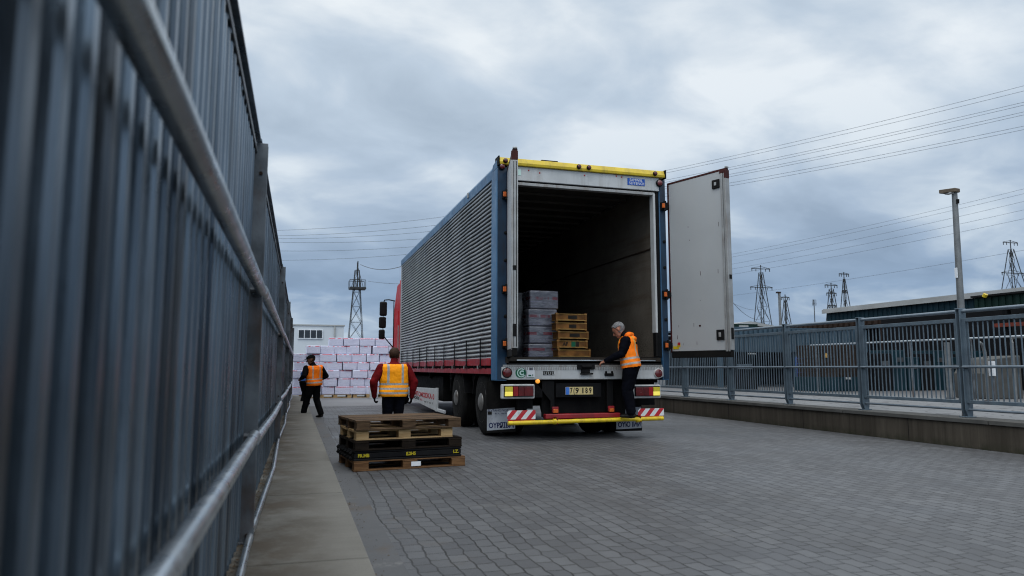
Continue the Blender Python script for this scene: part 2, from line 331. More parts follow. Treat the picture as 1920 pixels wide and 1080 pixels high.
# ------------------------------------------------------------------ mesh building
def root_of(o):
    while o.parent: o = o.parent
    return o
class MB:
    def __init__(s): s.v = []; s.f = []; s.mi = []; s.cur = 0
    def add(s, vs, fs):
        n = len(s.v); s.v += [Vector(v) for v in vs]
        for f in fs: s.f.append([i+n for i in f]); s.mi.append(s.cur)
    def box(s, x0, x1, y0, y1, z0, z1):
        s.add([(x0,y0,z0),(x1,y0,z0),(x1,y1,z0),(x0,y1,z0),(x0,y0,z1),(x1,y0,z1),(x1,y1,z1),(x0,y1,z1)],
              [(0,3,2,1),(4,5,6,7),(0,1,5,4),(1,2,6,5),(2,3,7,6),(3,0,4,7)])
        return s
    def bar(s, p0, p1, w, d, up=(0,0,1)):
        """rectangular bar from p0 to p1, w across, d along 'up'"""
        p0 = Vector(p0); p1 = Vector(p1); a = (p1-p0).normalized(); up = Vector(up)
        if abs(a.dot(up)) > .98: up = Vector((1,0,0))
        sx = a.cross(up).normalized(); sz = sx.cross(a)
        vs = [p+sx*(w/2*i)+sz*(d/2*j) for p in (p0, p1) for i, j in ((-1,-1),(1,-1),(1,1),(-1,1))]
        s.add(vs, [(0,1,2,3),(7,6,5,4),(0,4,5,1),(1,5,6,2),(2,6,7,3),(3,7,4,0)]); return s
    def tube(s, pts, r, n=10, cap=True):
        pts = [Vector(p) for p in pts]; rings = []
        up = Vector((0,0,1))
        for i, p in enumerate(pts):
            a = ((pts[i+1]-p) if i == 0 else (p-pts[i-1]) if i == len(pts)-1 else ((pts[i+1]-p).normalized()+(p-pts[i-1]).normalized())).normalized()
            q = up if abs(a.dot(up)) < .98 else Vector((1,0,0))
            sx = a.cross(q).normalized(); sz = sx.cross(a)
            rr = r[i] if isinstance(r, (list, tuple)) else r
            rings.append([p+(sx*math.cos(2*math.pi*j/n)+sz*math.sin(2*math.pi*j/n))*rr for j in range(n)])
        vs = [v for g in rings for v in g]; fs = []
        for i in range(len(pts)-1):
            for j in range(n):
                k = (j+1) % n; fs.append((i*n+j, i*n+k, (i+1)*n+k, (i+1)*n+j))
        if cap: fs.append(tuple(range(n-1, -1, -1))); fs.append(tuple((len(pts)-1)*n+j for j in range(n)))
        s.add(vs, fs); return s
    def prism(s, outline, axis, a, b):
        """outline: 2-D points in the plane normal to axis ('x': (y,z), 'y': (x,z), 'z': (x,y))"""
        def P(p, t): return {'x': (t, p[0], p[1]), 'y': (p[0], t, p[1]), 'z': (p[0], p[1], t)}[axis]
        n = len(outline); s.add([P(p, a) for p in outline]+[P(p, b) for p in outline],
            [tuple(range(n-1, -1, -1)), tuple(range(n, 2*n))]+[(i, (i+1) % n, n+(i+1) % n, n+i) for i in range(n)]); return s
    def lathe(s, prof, c, axis='x', n=32):
        """prof: (along, radius) pairs revolved about an axis through c"""
        c = Vector(c); vs = []; fs = []
        for a, r in prof:
            for j in range(n):
                t = 2*math.pi*j/n; q = (r*math.cos(t), r*math.sin(t))
                vs.append(c+Vector({'x': (a, q[0], q[1]), 'y': (q[0], a, q[1]), 'z': (q[0], q[1], a)}[axis]))
        m = len(prof)
        for i in range(m-1):
            for j in range(n):
                k = (j+1) % n; fs.append((i*n+j, i*n+k, (i+1)*n+k, (i+1)*n+j))
        fs.append(tuple(range(n))); fs.append(tuple((m-1)*n+j for j in range(n)))
        s.add(vs, fs); return s
    def build(s, name, mats, parent=None, bevel=0, smooth=False, seg=2):
        mats = [mats] if isinstance(mats, str) else mats
        off = root_of(parent).location if parent else Vector()
        me = bpy.data.meshes.new(name); me.from_pydata([v-off for v in s.v], [], s.f)
        for m in mats: me.materials.append(MAT[m])
        me.polygons.foreach_set('material_index', s.mi)
        bm = bmesh.new(); bm.from_mesh(me); bmesh.ops.recalc_face_normals(bm, faces=bm.faces); bm.to_mesh(me); bm.free()
        o = bpy.data.objects.new(name, me); COL.objects.link(o)
        if parent: o.parent = parent
        if bevel:
            b = o.modifiers.new('b', 'BEVEL'); b.width = bevel; b.segments = seg; b.limit_method = 'ANGLE'; b.angle_limit = R(40)
        if smooth:
            me.polygons.foreach_set('use_smooth', [True]*len(me.polygons))
            try: me.set_sharp_from_angle(angle=R(38))
            except Exception: pass
        return o
def B(name, mat, parent, *box, bevel=0):
    return MB().box(*box).build(name, mat, parent, bevel)
def tag(o, label=None, cat=None, group=None, kind=None):
    for k, v in (('label', label), ('category', cat), ('group', group), ('kind', kind)):
        if v: o[k] = v
    return o
def thing(name, label, cat, loc=(0,0,0), group=None):
    o = bpy.data.objects.new(name, None); COL.objects.link(o); o.location = loc; o.empty_display_size = .2
    return tag(o, label, cat, group)
def kids(o): return [c for c in bpy.data.objects if c.parent == o]
def dup(o, parent=None):
    c = o.copy(); COL.objects.link(c)
    if parent: c.parent = parent
    for ch in kids(o): dup(ch, c)
    return c
def text(name, s, size, mat, parent, loc, rot, ext=.0012, width=None, bold=0):
    cu = bpy.data.curves.new('t', 'FONT'); cu.body = s; cu.size = size; cu.extrude = ext; cu.align_x = 'CENTER'; cu.align_y = 'CENTER'; cu.offset = bold
    cu.resolution_u = 3
    t = bpy.data.objects.new('t', cu); COL.objects.link(t)
    me = bpy.data.meshes.new_from_object(t.evaluated_get(bpy.context.evaluated_depsgraph_get()))
    bpy.data.objects.remove(t); bpy.data.curves.remove(cu)
    xs = [v.co.x for v in me.vertices]; w = max(xs)-min(xs); cx = (max(xs)+min(xs))/2
    k = width/w if width else 1
    m = Matrix.Translation(Vector(loc)-(root_of(parent).location if parent else Vector())) @ rot.to_4x4() @ Matrix.Diagonal((k, 1, 1, 1)) @ Matrix.Translation((-cx, 0, 0))
    me.transform(m); me.materials.clear(); me.materials.append(MAT[mat])
    for p in me.polygons: p.material_index = 0
    me.name = name
    o = bpy.data.objects.new(name, me); COL.objects.link(o)
    if parent: o.parent = parent
    return o
ROT_BACK = Matrix(((1,0,0),(0,0,-1),(0,1,0)))        # reads from -Y (seen from behind the lorry)
ROT_LEFT = Matrix(((0,0,-1),(-1,0,0),(0,1,0)))       # reads from -X (seen from the lorry's left side)

# ------------------------------------------------------------------ ground and yard
FX = lambda y: -.27+.008*y                           # line of the metal fence
def ground():
    g = MB(); g.add([(-700,-300,-.012),(900,-300,-.012),(900,1200,-.012),(-700,1200,-.012)], [(0,1,2,3)])
    tag(g.build('ground', 'yard'), kind='structure')
    p = MB(); p.add([(.38,-8,0),(8.35,-8,0),(8.35,20.2,0),(.38,20.2,0)], [(0,1,2,3)])
    tag(p.build('paved_road', 'pavers'), kind='structure')
    y_ = MB(); y_.add([(-14,20.2,.0),(8.35,20.2,.0),(8.35,75,.0),(-14,75,.0)], [(0,1,2,3)])
    tag(y_.build('concrete_yard', 'yard'), kind='structure')
    q = MB(); q.add([(.388,-8,.004),(.585,-8,.004),(.585,20.2,.004),(.388,20.2,.004)], [(0,1,2,3)])
    tag(q.build('gutter_strip', 'gutter'), kind='structure')
    s = MB(); yy = -6.0
    while yy < 24:
        s.box(-.75, .385, yy+.004, yy+1.93, -.2, .1); yy += 1.94
    o = s.build('concrete_walkway', 'slab', None, .007); tag(o, kind='structure')
    t = MB(); t.add([(-40,-8,.02),(-.75,-8,.02),(-.75,30,.02),(-40,30,.02)], [(0,1,2,3)])
    tag(t.build('waste_ground', 'soil'), kind='structure')
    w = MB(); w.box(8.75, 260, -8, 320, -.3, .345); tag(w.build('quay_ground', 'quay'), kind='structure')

    lf = MB()
    for i in range(900):
        y = random.uniform(2.2, 16); x = FX(y)+random.uniform(-.05, .055)*random.random()+.01; q = random.uniform(.004, .011); a = random.uniform(0, 6.3); z = .1015+random.random()*.012
        dx, dy = math.cos(a)*q, math.sin(a)*q
        lf.add([(x+dx, y+dy, z), (x-dy*.5, y+dx*.5, z+.003), (x-dx, y-dy, z+random.random()*.006), (x+dy*.5, y-dx*.5, z)], [(0, 1, 2, 3)])
    for i in range(260):
        y = random.uniform(2.5, 15); x = .40+abs(random.gauss(0, .05)); q = random.uniform(.003, .008); a = random.uniform(0, 6.3)
        dx, dy = math.cos(a)*q, math.sin(a)*q; z = .0065
        lf.add([(x+dx, y+dy, z), (x-dy*.5, y+dx*.5, z+.003), (x-dx, y-dy, z), (x+dy*.5, y-dx*.5, z)], [(0, 1, 2, 3)])
    tag(lf.build('leaf_litter', 'leaf'), kind='stuff')

# ------------------------------------------------------------------ corrugated fence on the left
def metal_fence():
    t = thing('corrugated_metal_fence', 'tall corrugated galvanised metal fence with tubular rails beside the concrete walkway', 'fence', (-.2, 10, .1))
    posts = [-1.6, 4.2, 9.6, 15.0, 20.4, 25.4]
    tops = [2.285, 2.31, 2.34, 2.37, 2.40]
    low = [.675, .60, .60, .58, .58]
    for i in range(len(posts)-1):
        a, b = posts[i]+.03, posts[i+1]-.03; zt = tops[i]
        m = MB(); pitch = .112; n = int((b-a)/pitch)
        prof = []
        for k in range(n+1):
            y0 = a+k*(b-a)/n; q = (b-a)/n; dp = random.uniform(-.003, .003)
            for fy, fx in ((0, 0), (.10, .006), (.34, .006), (.44, 0), (.50, -.056), (.94, -.056)):
                if k == n and fy > 0: continue
                prof.append((y0+fy*q, fx+dp))
        zs = [.135, .9, 1.6, zt]
        rows = []
        for zi, z in enumerate(zs):
            for (y, dx) in prof:
                j = 0 if zi in (0, 3) else mnoise.noise(Vector((y*1.3, z*2, i)))*.006
                rows.append((FX(y)+dx-.010+j, y, z))
        L = len(prof)
        m.add(rows, [(r*L+c, r*L+c+1, (r+1)*L+c+1, (r+1)*L+c) for r in range(3) for c in range(L-1)])
        p = m.build('corrugated_sheet', 'galvanised', t)
        sd = p.modifiers.new('s', 'SOLIDIFY'); sd.thickness = .003; sd.offset = 1
        MB().bar((FX(a)-.012, a, zt+.004), (FX(b)-.012, b, zt+.004), .075, .012).build('top_capping', 'galvanised', t, .003)
        MB().bar((FX(a)+.004, a, zt-.055), (FX(b)+.004, b, zt-.055), .006, .03).build('top_flange', 'galvanised_dark', t)
        # tubular rails, a little bent where they meet the posts
        z1 = 1.452
        MB().tube([(FX(a)+.06, a-.02, z1), (FX((a+b)/2)+.06, (a+b)/2, z1-.004), (FX(b)+.058, b-.05, z1-.012), (FX(b)+.03, b+.0, z1-.02)], .029, 16).build('upper_rail', 'rail_steel', t, 0, True)
        z2 = low[i]
        MB().tube([(FX(a)+.045, a+.01, z2+.02), (FX((a+b)/2)+.06, (a+b)/2, z2), (FX(b)+.055, b-.05, z2-.012), (FX(b)+.045, b+.01, z2-.014)], .028, 16).build('lower_rail', 'rail_steel', t, 0, True)
        MB().tube([(FX(a)+.045, a, .135), (FX((a+b)/2)+.075, (a+b)/2, .132), (FX(b)+.045, b, .135)], .018, 12).build('foot_rail', 'rail_steel', t, 0, True)
        for z in (z1-.012, z2-.012): MB().tube([(FX(b)+.0, b-.06, z), (FX(b)+.055, b-.06, z)], .016, 8).build('rail_bracket', 'galvanised_dark', t, 0, True)
    for i, y in enumerate(posts):
        zt = tops[min(i, 4)]-.035 if i != 1 else tops[0]-.01
        m = MB(); x = FX(y)
        m.box(x-.05, x+.062, y-.032, y-.022, .1, zt); m.box(x-.05, x+.062, y+.022, y+.032, .1, zt); m.box(x+.0, x+.01, y-.022, y+.022, .1, zt-.004)
        m.box(x-.07, x+.06, y-.06, y+.06, .1, .112)
        p = m.build('fence_post', 'galvanised_dark', t, .002)
        for z in (.14, .67, 1.44, 2.1): MB().tube([(x+.03, y-.034, z), (x+.03, y-.044, z)], .010, 8).build('bolt', 'rust', p)

# ------------------------------------------------------------------ low wall and blue-grey railing on the right
def right_side():
    m = MB(); m.box(8.32, 8.74, -8, 62, -.3, .315)
    m.build('low_concrete_wall', 'low_wall', None, .006)
    w = bpy.data.objects['low_concrete_wall']; tag(w, 'low dark stained concrete wall carrying the blue-grey railing', 'wall')
    c = MB(); yy = -8
    while yy < 60: c.box(8.295, 8.765, yy, yy+2.49, .317, .372); yy += 2.5
    c.build('wall_coping', 'concrete_pale', w, .006)
    t = thing('bar_railing', 'blue-grey steel bar railing standing on the low concrete wall', 'railing', (8.55, 12, .372))
    ys = [7.5+1.8*k for k in range(-4, 14)]
    for y in ys:
        m = MB(); x = 8.55
        for dy in (-.028, .028):
            m.prism([(x-.055, 1.80), (x-.055, .47), (x-.02, .385), (x+.06, .385), (x+.075, .47), (x+.055, 1.80)], 'y', y+dy-.006, y+dy+.006)
        m.box(x-.07, x+.09, y-.06, y+.06, .373, .386)
        p = m.build('railing_post', 'fence_paint', t, .003)
        MB().box(x-.058, x+.058, y-.036, y+.036, 1.80, 1.816).build('post_cap', 'fence_paint', p, .004)
    for i in range(len(ys)-1):
        a, b = ys[i]+.04, ys[i+1]-.04; x = 8.55
        m = MB()
        n = 23
        for k in range(n):
            y = a+.06+(b-a-.12)*k/(n-1)
            m.tube([(x, y, .60), (x+random.uniform(-.004, .004), y, 1.64)], .0095, 6)
        m.build('bar_panel', 'fence_paint', t, 0, True)
        m = MB(); m.box(x-.03, x+.03, a-.01, a+.045, .56, 1.68); m.box(x-.03, x+.03, b-.045, b+.01, .56, 1.68)
        m.bar((x, a, 1.655), (x, b, 1.655), .05, .05); m.bar((x, a, .575), (x, b, .575), .05, .045); m.build('panel_frame', 'fence_paint', t, .004)
        MB().tube([(x, a-.02, 1.775), (x, b+.02, 1.775)], .024, 12).build('top_rail', 'fence_tube', t, 0, True)
        MB().tube([(x-.045, a-.02, 1.035), (x-.045, b+.02, 1.035)], .019, 10).build('mid_rail', 'fence_tube', t, 0, True)
        MB().tube([(x, a-.02, .475), (x, b+.02, .475)], .017, 10).build('bottom_rail', 'fence_tube', t, 0, True)
    # lamp post
    l = thing('lamp_post', 'grey lamp post with a flat square head rising behind the railing', 'lamp post', (8.8, 7.72, .345))
    MB().tube([(8.8, 7.72, .345), (8.8, 7.72, .6), (8.8, 7.70, 2.0), (8.8, 7.68, 3.46)], [.066, .052, .045, .036], 12).build('pole', 'lamp_post', l, 0, True)
    m = MB(); m.prism([(8.63, 7.78), (8.83, 7.78), (8.85, 7.63), (8.74, 7.61)], 'z', 3.46, 3.515); m.build('lamp_head', 'lamp_wood', l, .008)
    B('lamp_lens', 'lamp_bezel', l, 8.70, 8.77, 7.66, 7.75, 3.445, 3.459)
    m = MB(); m.box(8.738, 8.748, 7.67, 7.71, 2.26, 2.40); m.build('notice', 'ink_white', l)
    MB().tube([(8.8, 7.64, 3.30), (8.8, 7.635, 3.36)], .02, 8).build('clamp', 'black_steel', l)

# ------------------------------------------------------------------ lorry
def wheel(parent, x0, x1, y, r=.5, name='wheel', face=-1):
    m = MB(); w = x1-x0
    prof = [(0, r*.60), (.012, r*.78), (.02, r*.90), (w*.14, r*.975), (w*.22, r), (w*.32, r), (w*.325, r*.982), (w*.345, r*.982), (w*.35, r), (w*.49, r), (w*.495, r*.982), (w*.505, r*.982), (w*.51, r), (w*.65, r), (w*.655, r*.982), (w*.675, r*.982), (w*.68, r), (w*.78, r), (w*.86, r*.975), (w-.02, r*.90), (w-.012, r*.78), (w, r*.60)]
    q = thing(name, None, None) if False else None
    hub = MB().lathe([(.03, r*.63), (.0, r*.61), (.012, r*.57), (.035, r*.53), (.055, r*.42), (.05, r*.30), (-.01, r*.26), (-.035, r*.16), (-.035, .001)] if face < 0 else
                     [(w-.03, r*.63), (w, r*.61), (w-.03, r*.55), (w-.06, r*.3), (w-.05, .001)], (x0, y, r), 'x', 36)
    h = hub.build(name, 'rim_steel', parent, 0, True)
    m.lathe(prof, (x0, y, r), 'x', 48); m.build('tyre', 'rubber', h, 0, True)
    if face < 0:
        b = MB()
        for k in range(10):
            a = k*2*math.pi/10; b.tube([(x0+.04, y+math.cos(a)*r*.34, r+math.sin(a)*r*.34), (x0+.015, y+math.cos(a)*r*.34, r+math.sin(a)*r*.34)], .012, 6)
        b.build('wheel_nut', 'black_steel', h)
    return h

def lorry():
    L, Rr, Y0, Y1, ZT = 2.76, 5.43, 9.8, 19.6, 4.04
    t = thing('lorry', 'lorry with silver slatted trailer, blue corner posts and its rear doors swung open', 'lorry', (4.1, 12, 0))
    # -- box
    B('roof', 'trailer_white', t, L+.01, Rr-.01, Y0+.12, Y1, 3.95, 4.0, bevel=.01)
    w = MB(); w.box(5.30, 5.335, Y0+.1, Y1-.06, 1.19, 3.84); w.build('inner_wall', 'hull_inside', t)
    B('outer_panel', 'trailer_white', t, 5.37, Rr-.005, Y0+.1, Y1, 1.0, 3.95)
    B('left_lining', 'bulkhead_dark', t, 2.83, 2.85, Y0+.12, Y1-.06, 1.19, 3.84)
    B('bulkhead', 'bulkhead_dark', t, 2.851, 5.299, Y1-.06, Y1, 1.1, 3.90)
    rub = MB()
    for z, h in ((2.86, .022),): rub.box(5.286, 5.299, Y0+.14, Y1-.1, z, z+h)
    rub.build('scuff_rail', 'rust', t, .003)
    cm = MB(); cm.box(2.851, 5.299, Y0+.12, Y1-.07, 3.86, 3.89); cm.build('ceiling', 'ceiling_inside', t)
    ribs = MB(); y = Y0+.55
    while y < Y1-.3: ribs.box(2.852, 5.298, y, y+.05, 3.815, 3.858); y += .52
    ribs.build('roof_bow', 'ceiling_inside', t, .008)
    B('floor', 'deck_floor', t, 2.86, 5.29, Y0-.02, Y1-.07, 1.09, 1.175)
    # -- slatted curtain side
    m = MB(); ys = [10.12+(19.42-10.12)*i/60 for i in range(61)]; pitch = .0655; prof = []
    z = 1.135; k = 0
    while z < 3.80:
        for dz, dx in ((0, .022), (.001, -.030), (.016, -.034), (.044, -.012), (.047, .022)): prof.append((z+dz, dx))
        z += pitch
    for (z, dx) in prof:
        for y in ys:
            s_ = mnoise.noise(Vector((y*.55, z*.35, 2.)))*.011+mnoise.noise(Vector((y*2.1, z*3.0, 5.)))*.004
            m.v.append(Vector((L+.012+dx+mnoise.noise(Vector((y*1.2, z*1.5, 9.)))*.010, y, z+s_)))
    n = len(ys)
    for i in range(len(prof)-1):
        for j in range(n-1): m.f.append([i*n+j, i*n+j+1, (i+1)*n+j+1, (i+1)*n+j]); m.mi.append(0)
    cur = m.build('slatted_side', 'curtain_silver', t)
    B('side_backing', 'black_steel', t, L+.045, L+.06, 10.1, 19.44, 1.06, 3.9)
    tr = MB(); tr.prism([(L-.025, 3.80), (L-.03, 3.93), (L+.03, 4.02), (L+.16, 4.03), (L+.16, 3.955), (L+.03, 3.945), (L+.03, 3.80)], 'y', 10.0, 19.55)
    tr.build('top_rail', 'trailer_blue', t, .006)
    B('rail_clip', 'trailer_alu', t, L-.045, L-.031, 11.55, 11.63, 3.86, 3.95, bevel=.004)
    hem = MB(); hem.box(L-.022, L-.008, 10.16, 19.40, 1.055, 1.165); h = hem.build('curtain_hem', 'red_paint', t, .003)
    rr = MB(); rr.box(L-.02, L+.06, 10.12, 19.5, .93, 1.012); rr.build('side_rail', 'red_paint', t, .006)
    gap = MB(); gap.box(L+.02, L+.05, 10.12, 19.5, 1.0, 1.08); gap.build('hook_rail', 'black_steel', t)
    for i in range(10):
        y = 10.72+i*.93
        s_ = MB(); s_.box(L-.036, L-.026, y-.018, y+.018, 1.03, 1.47); s_.box(L-.042, L-.026, y-.03, y+.03, 1.035, 1.075)
        s_.tube([(L-.034, y-.06, 1.035), (L-.034, y+.05, 1.03)], .012, 6); sp = s_.build('tension_strap', 'black_steel', t)
        MB().box(L-.046, L-.037, y+.10, y+.15, 1.0, 1.055).build('buckle', 'trailer_alu', sp, .003)
    hk = MB()
    for i in range(26):
        y = 10.4+i*.35
        hk.tube([(L-.03, y, 1.055), (L-.035, y+.02, 1.03), (L-.025, y+.03, 1.008)], .008, 5)
    hk.build('hook', 'black_steel', t)
    B('front_post', 'trailer_alu', t, L-.012, L+.05, 19.44, 19.62, .93, 3.95, bevel=.008)
    # -- rear frame
    def corner(x0, x1, xf):
        p = MB(); p.box(x0, x1, Y0+.004, Y0+.30, .84, 3.90); o = p.build('corner_post', ['trailer_blue'], t, .012)
        q = MB(); q.box(x0+.012, x1-.006, Y0-.006, Y0+.003, .86, 3.92); q.build('post_face', 'trailer_blue_dark', o, .002)
        return o
    lp = corner(L-.03, 2.885, -1); rp = corner(5.335, Rr+.012, 1)
    pg = MB(); pg.prism([(9.81, 3.90), (10.1, 3.90), (10.02, 3.995), (9.83, 4.02)], 'x', L-.029, 2.83); pg.build('post_gusset', 'trailer_blue', lp, .005)
    st = MB(); st.box(2.889, 2.915, Y0-.02, Y0+.02, 1.15, 3.68); st.build('door_seal', 'trailer_alu', lp, .004)
    st = MB(); st.box(5.222, 5.256, Y0-.02, Y0+.10, 1.55, 3.69); st.build('door_jamb', 'trailer_white', t, .004)
    st = MB(); st.box(5.258, 5.334, Y0+.02, Y0+.10, 1.19, 3.85); st.build('jamb_recess', 'black_steel', t)
    st = MB(); st.box(2.886, 3.03, Y0+.02, Y0+.10, 1.19, 3.75); st.build('jamb_recess', 'black_steel', t)
    st = MB(); st.box(5.222, 5.256, Y0-.015, Y0+.08, 1.19, 1.548); st.build('jamb_foot', 'black_steel', t, .004)
    hd = MB(); hd.box(2.89, 5.33, Y0-.015, Y0+.10, 3.735, 3.945); hdr = hd.build('rear_header', 'trailer_white', t, .008)
    lip = MB(); lip.box(2.92, 5.26, Y0-.005, Y0+.09, 3.668, 3.712); lip.build('header_lip', 'trailer_alu', hdr, .005)
    lip = MB(); lip.box(2.92, 5.30, Y0+.01, Y0+.09, 3.712, 3.735); lip.build('header_groove', 'black_steel', hdr)
    yb = MB(); yb.prism([(Y0-.05, 3.947), (Y0-.055, 3.985), (Y0-.02, 4.058), (Y0+.12, 4.062), (Y0+.12, 3.947)], 'x', L-.0, Rr-.015)
    yb.build('yellow_beam', 'trailer_yellow', t, .006)
    for x in (L-.022, Rr-.012): B('beam_end', 'black_steel', t, x, x+.02, Y0-.06, Y0+.13, 3.93, 4.07, bevel=.006)
    def marker(x, z, y=Y0-.07, r=.028, mat='lens_dark_red'):
        o = MB().lathe([(0, r*1.25), (-.02, r*1.25), (-.03, r*1.0)], (x, y+.01, z), 'y', 16).build('marker_lamp', 'black_steel', t, 0, True)
        MB().lathe([(-.031, r*.95), (-.04, r*.7), (-.043, .001)], (x, y+.01, z), 'y', 16).build('lens', mat, o, 0, True); return o
    for x, z in ((2.84, 3.995), (3.98, 4.0), (4.14, 4.0), (5.24, 3.995)): marker(x, z)
    marker(2.80, 3.915, Y0-.03, .038); marker(5.33, 3.86, Y0-.03, .045)
    B('roof_vent', 'black_steel', t, 3.42, 3.68, Y0+.02, Y0+.15, 4.062, 4.085, bevel=.004)
    # name plate on the header
    np_ = B('maker_plate', 'ink_blue', hdr, 4.795, 5.085, Y0-.021, Y0-.0155, 3.80, 3.905)
    text('plate_lettering', 'SAMWEL', .062, 'ink_white', np_, (4.94, Y0-.0215, 3.876), ROT_BACK, width=.22)
    text('plate_lettering', 'SEITENOI', .058, 'ink_white', np_, (4.945, Y0-.0215, 3.826), ROT_BACK, width=.25)
    dd = MB()
    for x, z in ((3.20, 3.885), (3.37, 3.86), (4.08, 3.88), (4.60, 3.91), (4.69, 3.90)): dd.box(x, x+.018, Y0-.02, Y0-.0155, z, z+.02)
    dd.build('red_mark', 'ink_red', hdr)
    sq = MB(); sq.box(3.02, 3.09, Y0-.019, Y0-.0155, 3.81, 3.90); sq.build('small_sticker', 'sticker_pale', hdr)
    # hinges on the corner posts
    for x, sgn, par in ((2.86, -1, lp), (5.40, 1, rp)):
        for z in (1.36, 2.13, 3.50):
            hb = MB(); hb.box(x-.055, x+.055, Y0-.055, Y0-.007, z-.06, z+.06); hb.tube([(x+sgn*.0, Y0-.06, z-.08), (x+sgn*.0, Y0-.06, z+.08)], .022, 8)
            o = hb.build('hinge', 'black_steel', par, .006)
            MB().box(x-.052, x-.008, Y0-.084, Y0-.056, z-.035, z+.035).build('side_marker', 'reflector_orange', o, .006)
        for z in (1.75, 2.55, 2.95): MB().lathe([(0, .026), (-.012, .026), (-.02, .015)], (x-.0, Y0-.006, z), 'y', 12).build('post_plug', 'black_steel', par, 0, True)
    # -- doors
    def door(hx, hy, fx, fy, side, full):
        a = Vector((hx, hy, 0)); b = Vector((fx, fy, 0)); d = (b-a); W = d.length; d.normalize(); nrm = Vector((-d.y, d.x, 0))*side   # nrm: inner face
        def P(u, w_, z): return a+d*u+nrm*w_+Vector((0, 0, z))
        def slab(mb, u0, u1, w0, w1, z0, z1):
            mb.add([P(u, w_, z) for z in (z0, z1) for u, w_ in ((u0,w0),(u1,w0),(u1,w1),(u0,w1))], [(0,3,2,1),(4,5,6,7),(0,1,5,4),(1,2,6,5),(2,3,7,6),(3,0,4,7)])
        m = MB(); slab(m, .03, W-.02, -.03, .03, 1.27, 3.84); o = m.build('rear_door', 'door_white', t, .004)
        f = MB(); slab(f, .0, W, -.034, .034, 3.841, 3.87); slab(f, .0, .029, -.034, .034, 1.25, 3.84); f.build('door_edge', 'maroon', o, .003)
        f = MB(); slab(f, W-.085, W-.05, .031, .048, 1.25, 3.80); slab(f, W-.04, W-.008, .031, .044, 1.25, 3.80); slab(f, W-.019, W+.008, -.04, .05, 1.27, 3.72); f.build('locking_bar', 'trailer_alu', o, .005)
        f = MB(); slab(f, W-.019, W+.010, -.04, .05, 3.721, 3.842); slab(f, W-.10, W-.02, .031, .046, 3.801, 3.84); f.build('door_cap', 'maroon', o, .004)
        f = MB(); slab(f, W-.016, W+.012, -.03, .03, 3.871, 3.895); f.build('door_horn', 'trailer_alu', o, .004)
        f = MB(); slab(f, .02, W-.0, -.028, .036, 1.17, 1.268); f.build('rubber_skirt', 'rubber', o, .008)
        f = MB(); slab(f, W-.012, W+.016, -.02, .03, 2.27, 2.33); slab(f, W-.012, W+.016, -.02, .03, 1.42, 1.58); f.build('latch', 'black_steel', o, .004)
        if full:
            for z0, z1 in ((3.60, 3.73), (1.415, 1.56)):
                f = MB(); slab(f, W-.235, W-.105, .031, .05, z0, z1); k = f.build('lock_box', 'black_steel', o, .006)
                f = MB(); slab(f, W-.19, W-.15, .0505, .058, z0+.04, z1-.04); f.build('lock_lever', 'trailer_alu', k, .004)
            f = MB(); slab(f, .05, .16, .0305, .034, 1.30, 1.345); slab(f, .13, .19, .0305, .034, 1.335, 1.385); f.build('yellow_sticker', 'trailer_yellow', o)
            f = MB(); slab(f, .14, .19, .0341, .036, 1.36, 1.40); f.build('red_sticker', 'ink_red', o)
            f = MB()
            for k in range(12):
                u = random.uniform(.06, W-.14); z = random.choice([1.35, 1.5, 1.62, 2.0, 2.42, 2.5, 2.55, 2.9, 3.1, 3.7]); q = random.uniform(.003, .006)
                slab(f, u, u+q, .0305, .033, z+random.uniform(-.06, .06), z+q*1.6)
            slab(f, W*.5, W*.5+.03, .0305, .034, 1.62, 1.645)
            f.build('rivet', 'maroon', o)
        else:
            f = MB(); slab(f, W+.0085, W+.0105, -.022, -.012, 1.29, 3.70); slab(f, W+.0085, W+.0105, .012, .020, 1.29, 3.70); f.build('edge_groove', 'black_steel', o)
            f = MB(); slab(f, W-.20, W-.12, -.05, -.031, 1.38, 1.5); f.build('lock_box', 'black_steel', o, .005)
        return o
    door(5.50, 9.80, 5.86, 8.76, -1, True)
    door(2.915, 9.80, 2.685, 8.76, -1, False)
    for z in (1.36, 2.13, 3.50): B('hinge_arm', 'black_steel', rp, 5.42, 5.56, 9.755, 9.79, z-.035, z+.035, bevel=.006)
    for z in (1.36, 2.13, 3.50): B('hinge_arm', 'black_steel', lp, 2.85, 2.93, 9.755, 9.79, z-.035, z+.035, bevel=.006)
    # -- sill
    sl = MB(); sl.prism([(2.80, .88), (2.90, .855), (5.22, .855), (5.33, .89), (5.33, 1.035), (2.80, 1.035)], 'y', Y0-.03, Y0+.08); sill = sl.build('rear_sill', 'trailer_white', t, .012)
    rg = MB(); x = 2.86
    while x < 5.28: rg.box(x, x+.013, Y0-.036, Y0-.029, .992, 1.06); x += .026
    rg.box(2.82, 5.31, Y0-.028, Y0+.04, 1.036, 1.066); rg.build('ridged_strip', 'trailer_alu', sill)
    tr_ = MB(); tr_.box(2.90, 5.30, Y0-.02, Y0+.05, 1.067, 1.12); tr_.build('threshold', 'black_steel', sill, .004)
    tr_ = MB(); tr_.box(3.02, 5.20, Y0-.026, Y0+.02, 1.121, 1.137); tr_.build('threshold_strip', 'rail_steel', sill, .003)
    for x in (2.875, 5.235):
        o = MB().lathe([(0, .074), (-.012, .074), (-.02, .066)], (x, Y0-.03, .955 if x < 4 else .94), 'y', 24).build('round_reflector', 'black_steel' if x < 4 else 'lamp_bezel', sill, 0, True)
        MB().lathe([(-.0205, .062), (-.03, .05), (-.034, .001)], (x, Y0-.03, .955 if x < 4 else .94), 'y', 24).build('lens', 'lens_dark_red', o, 0, True)
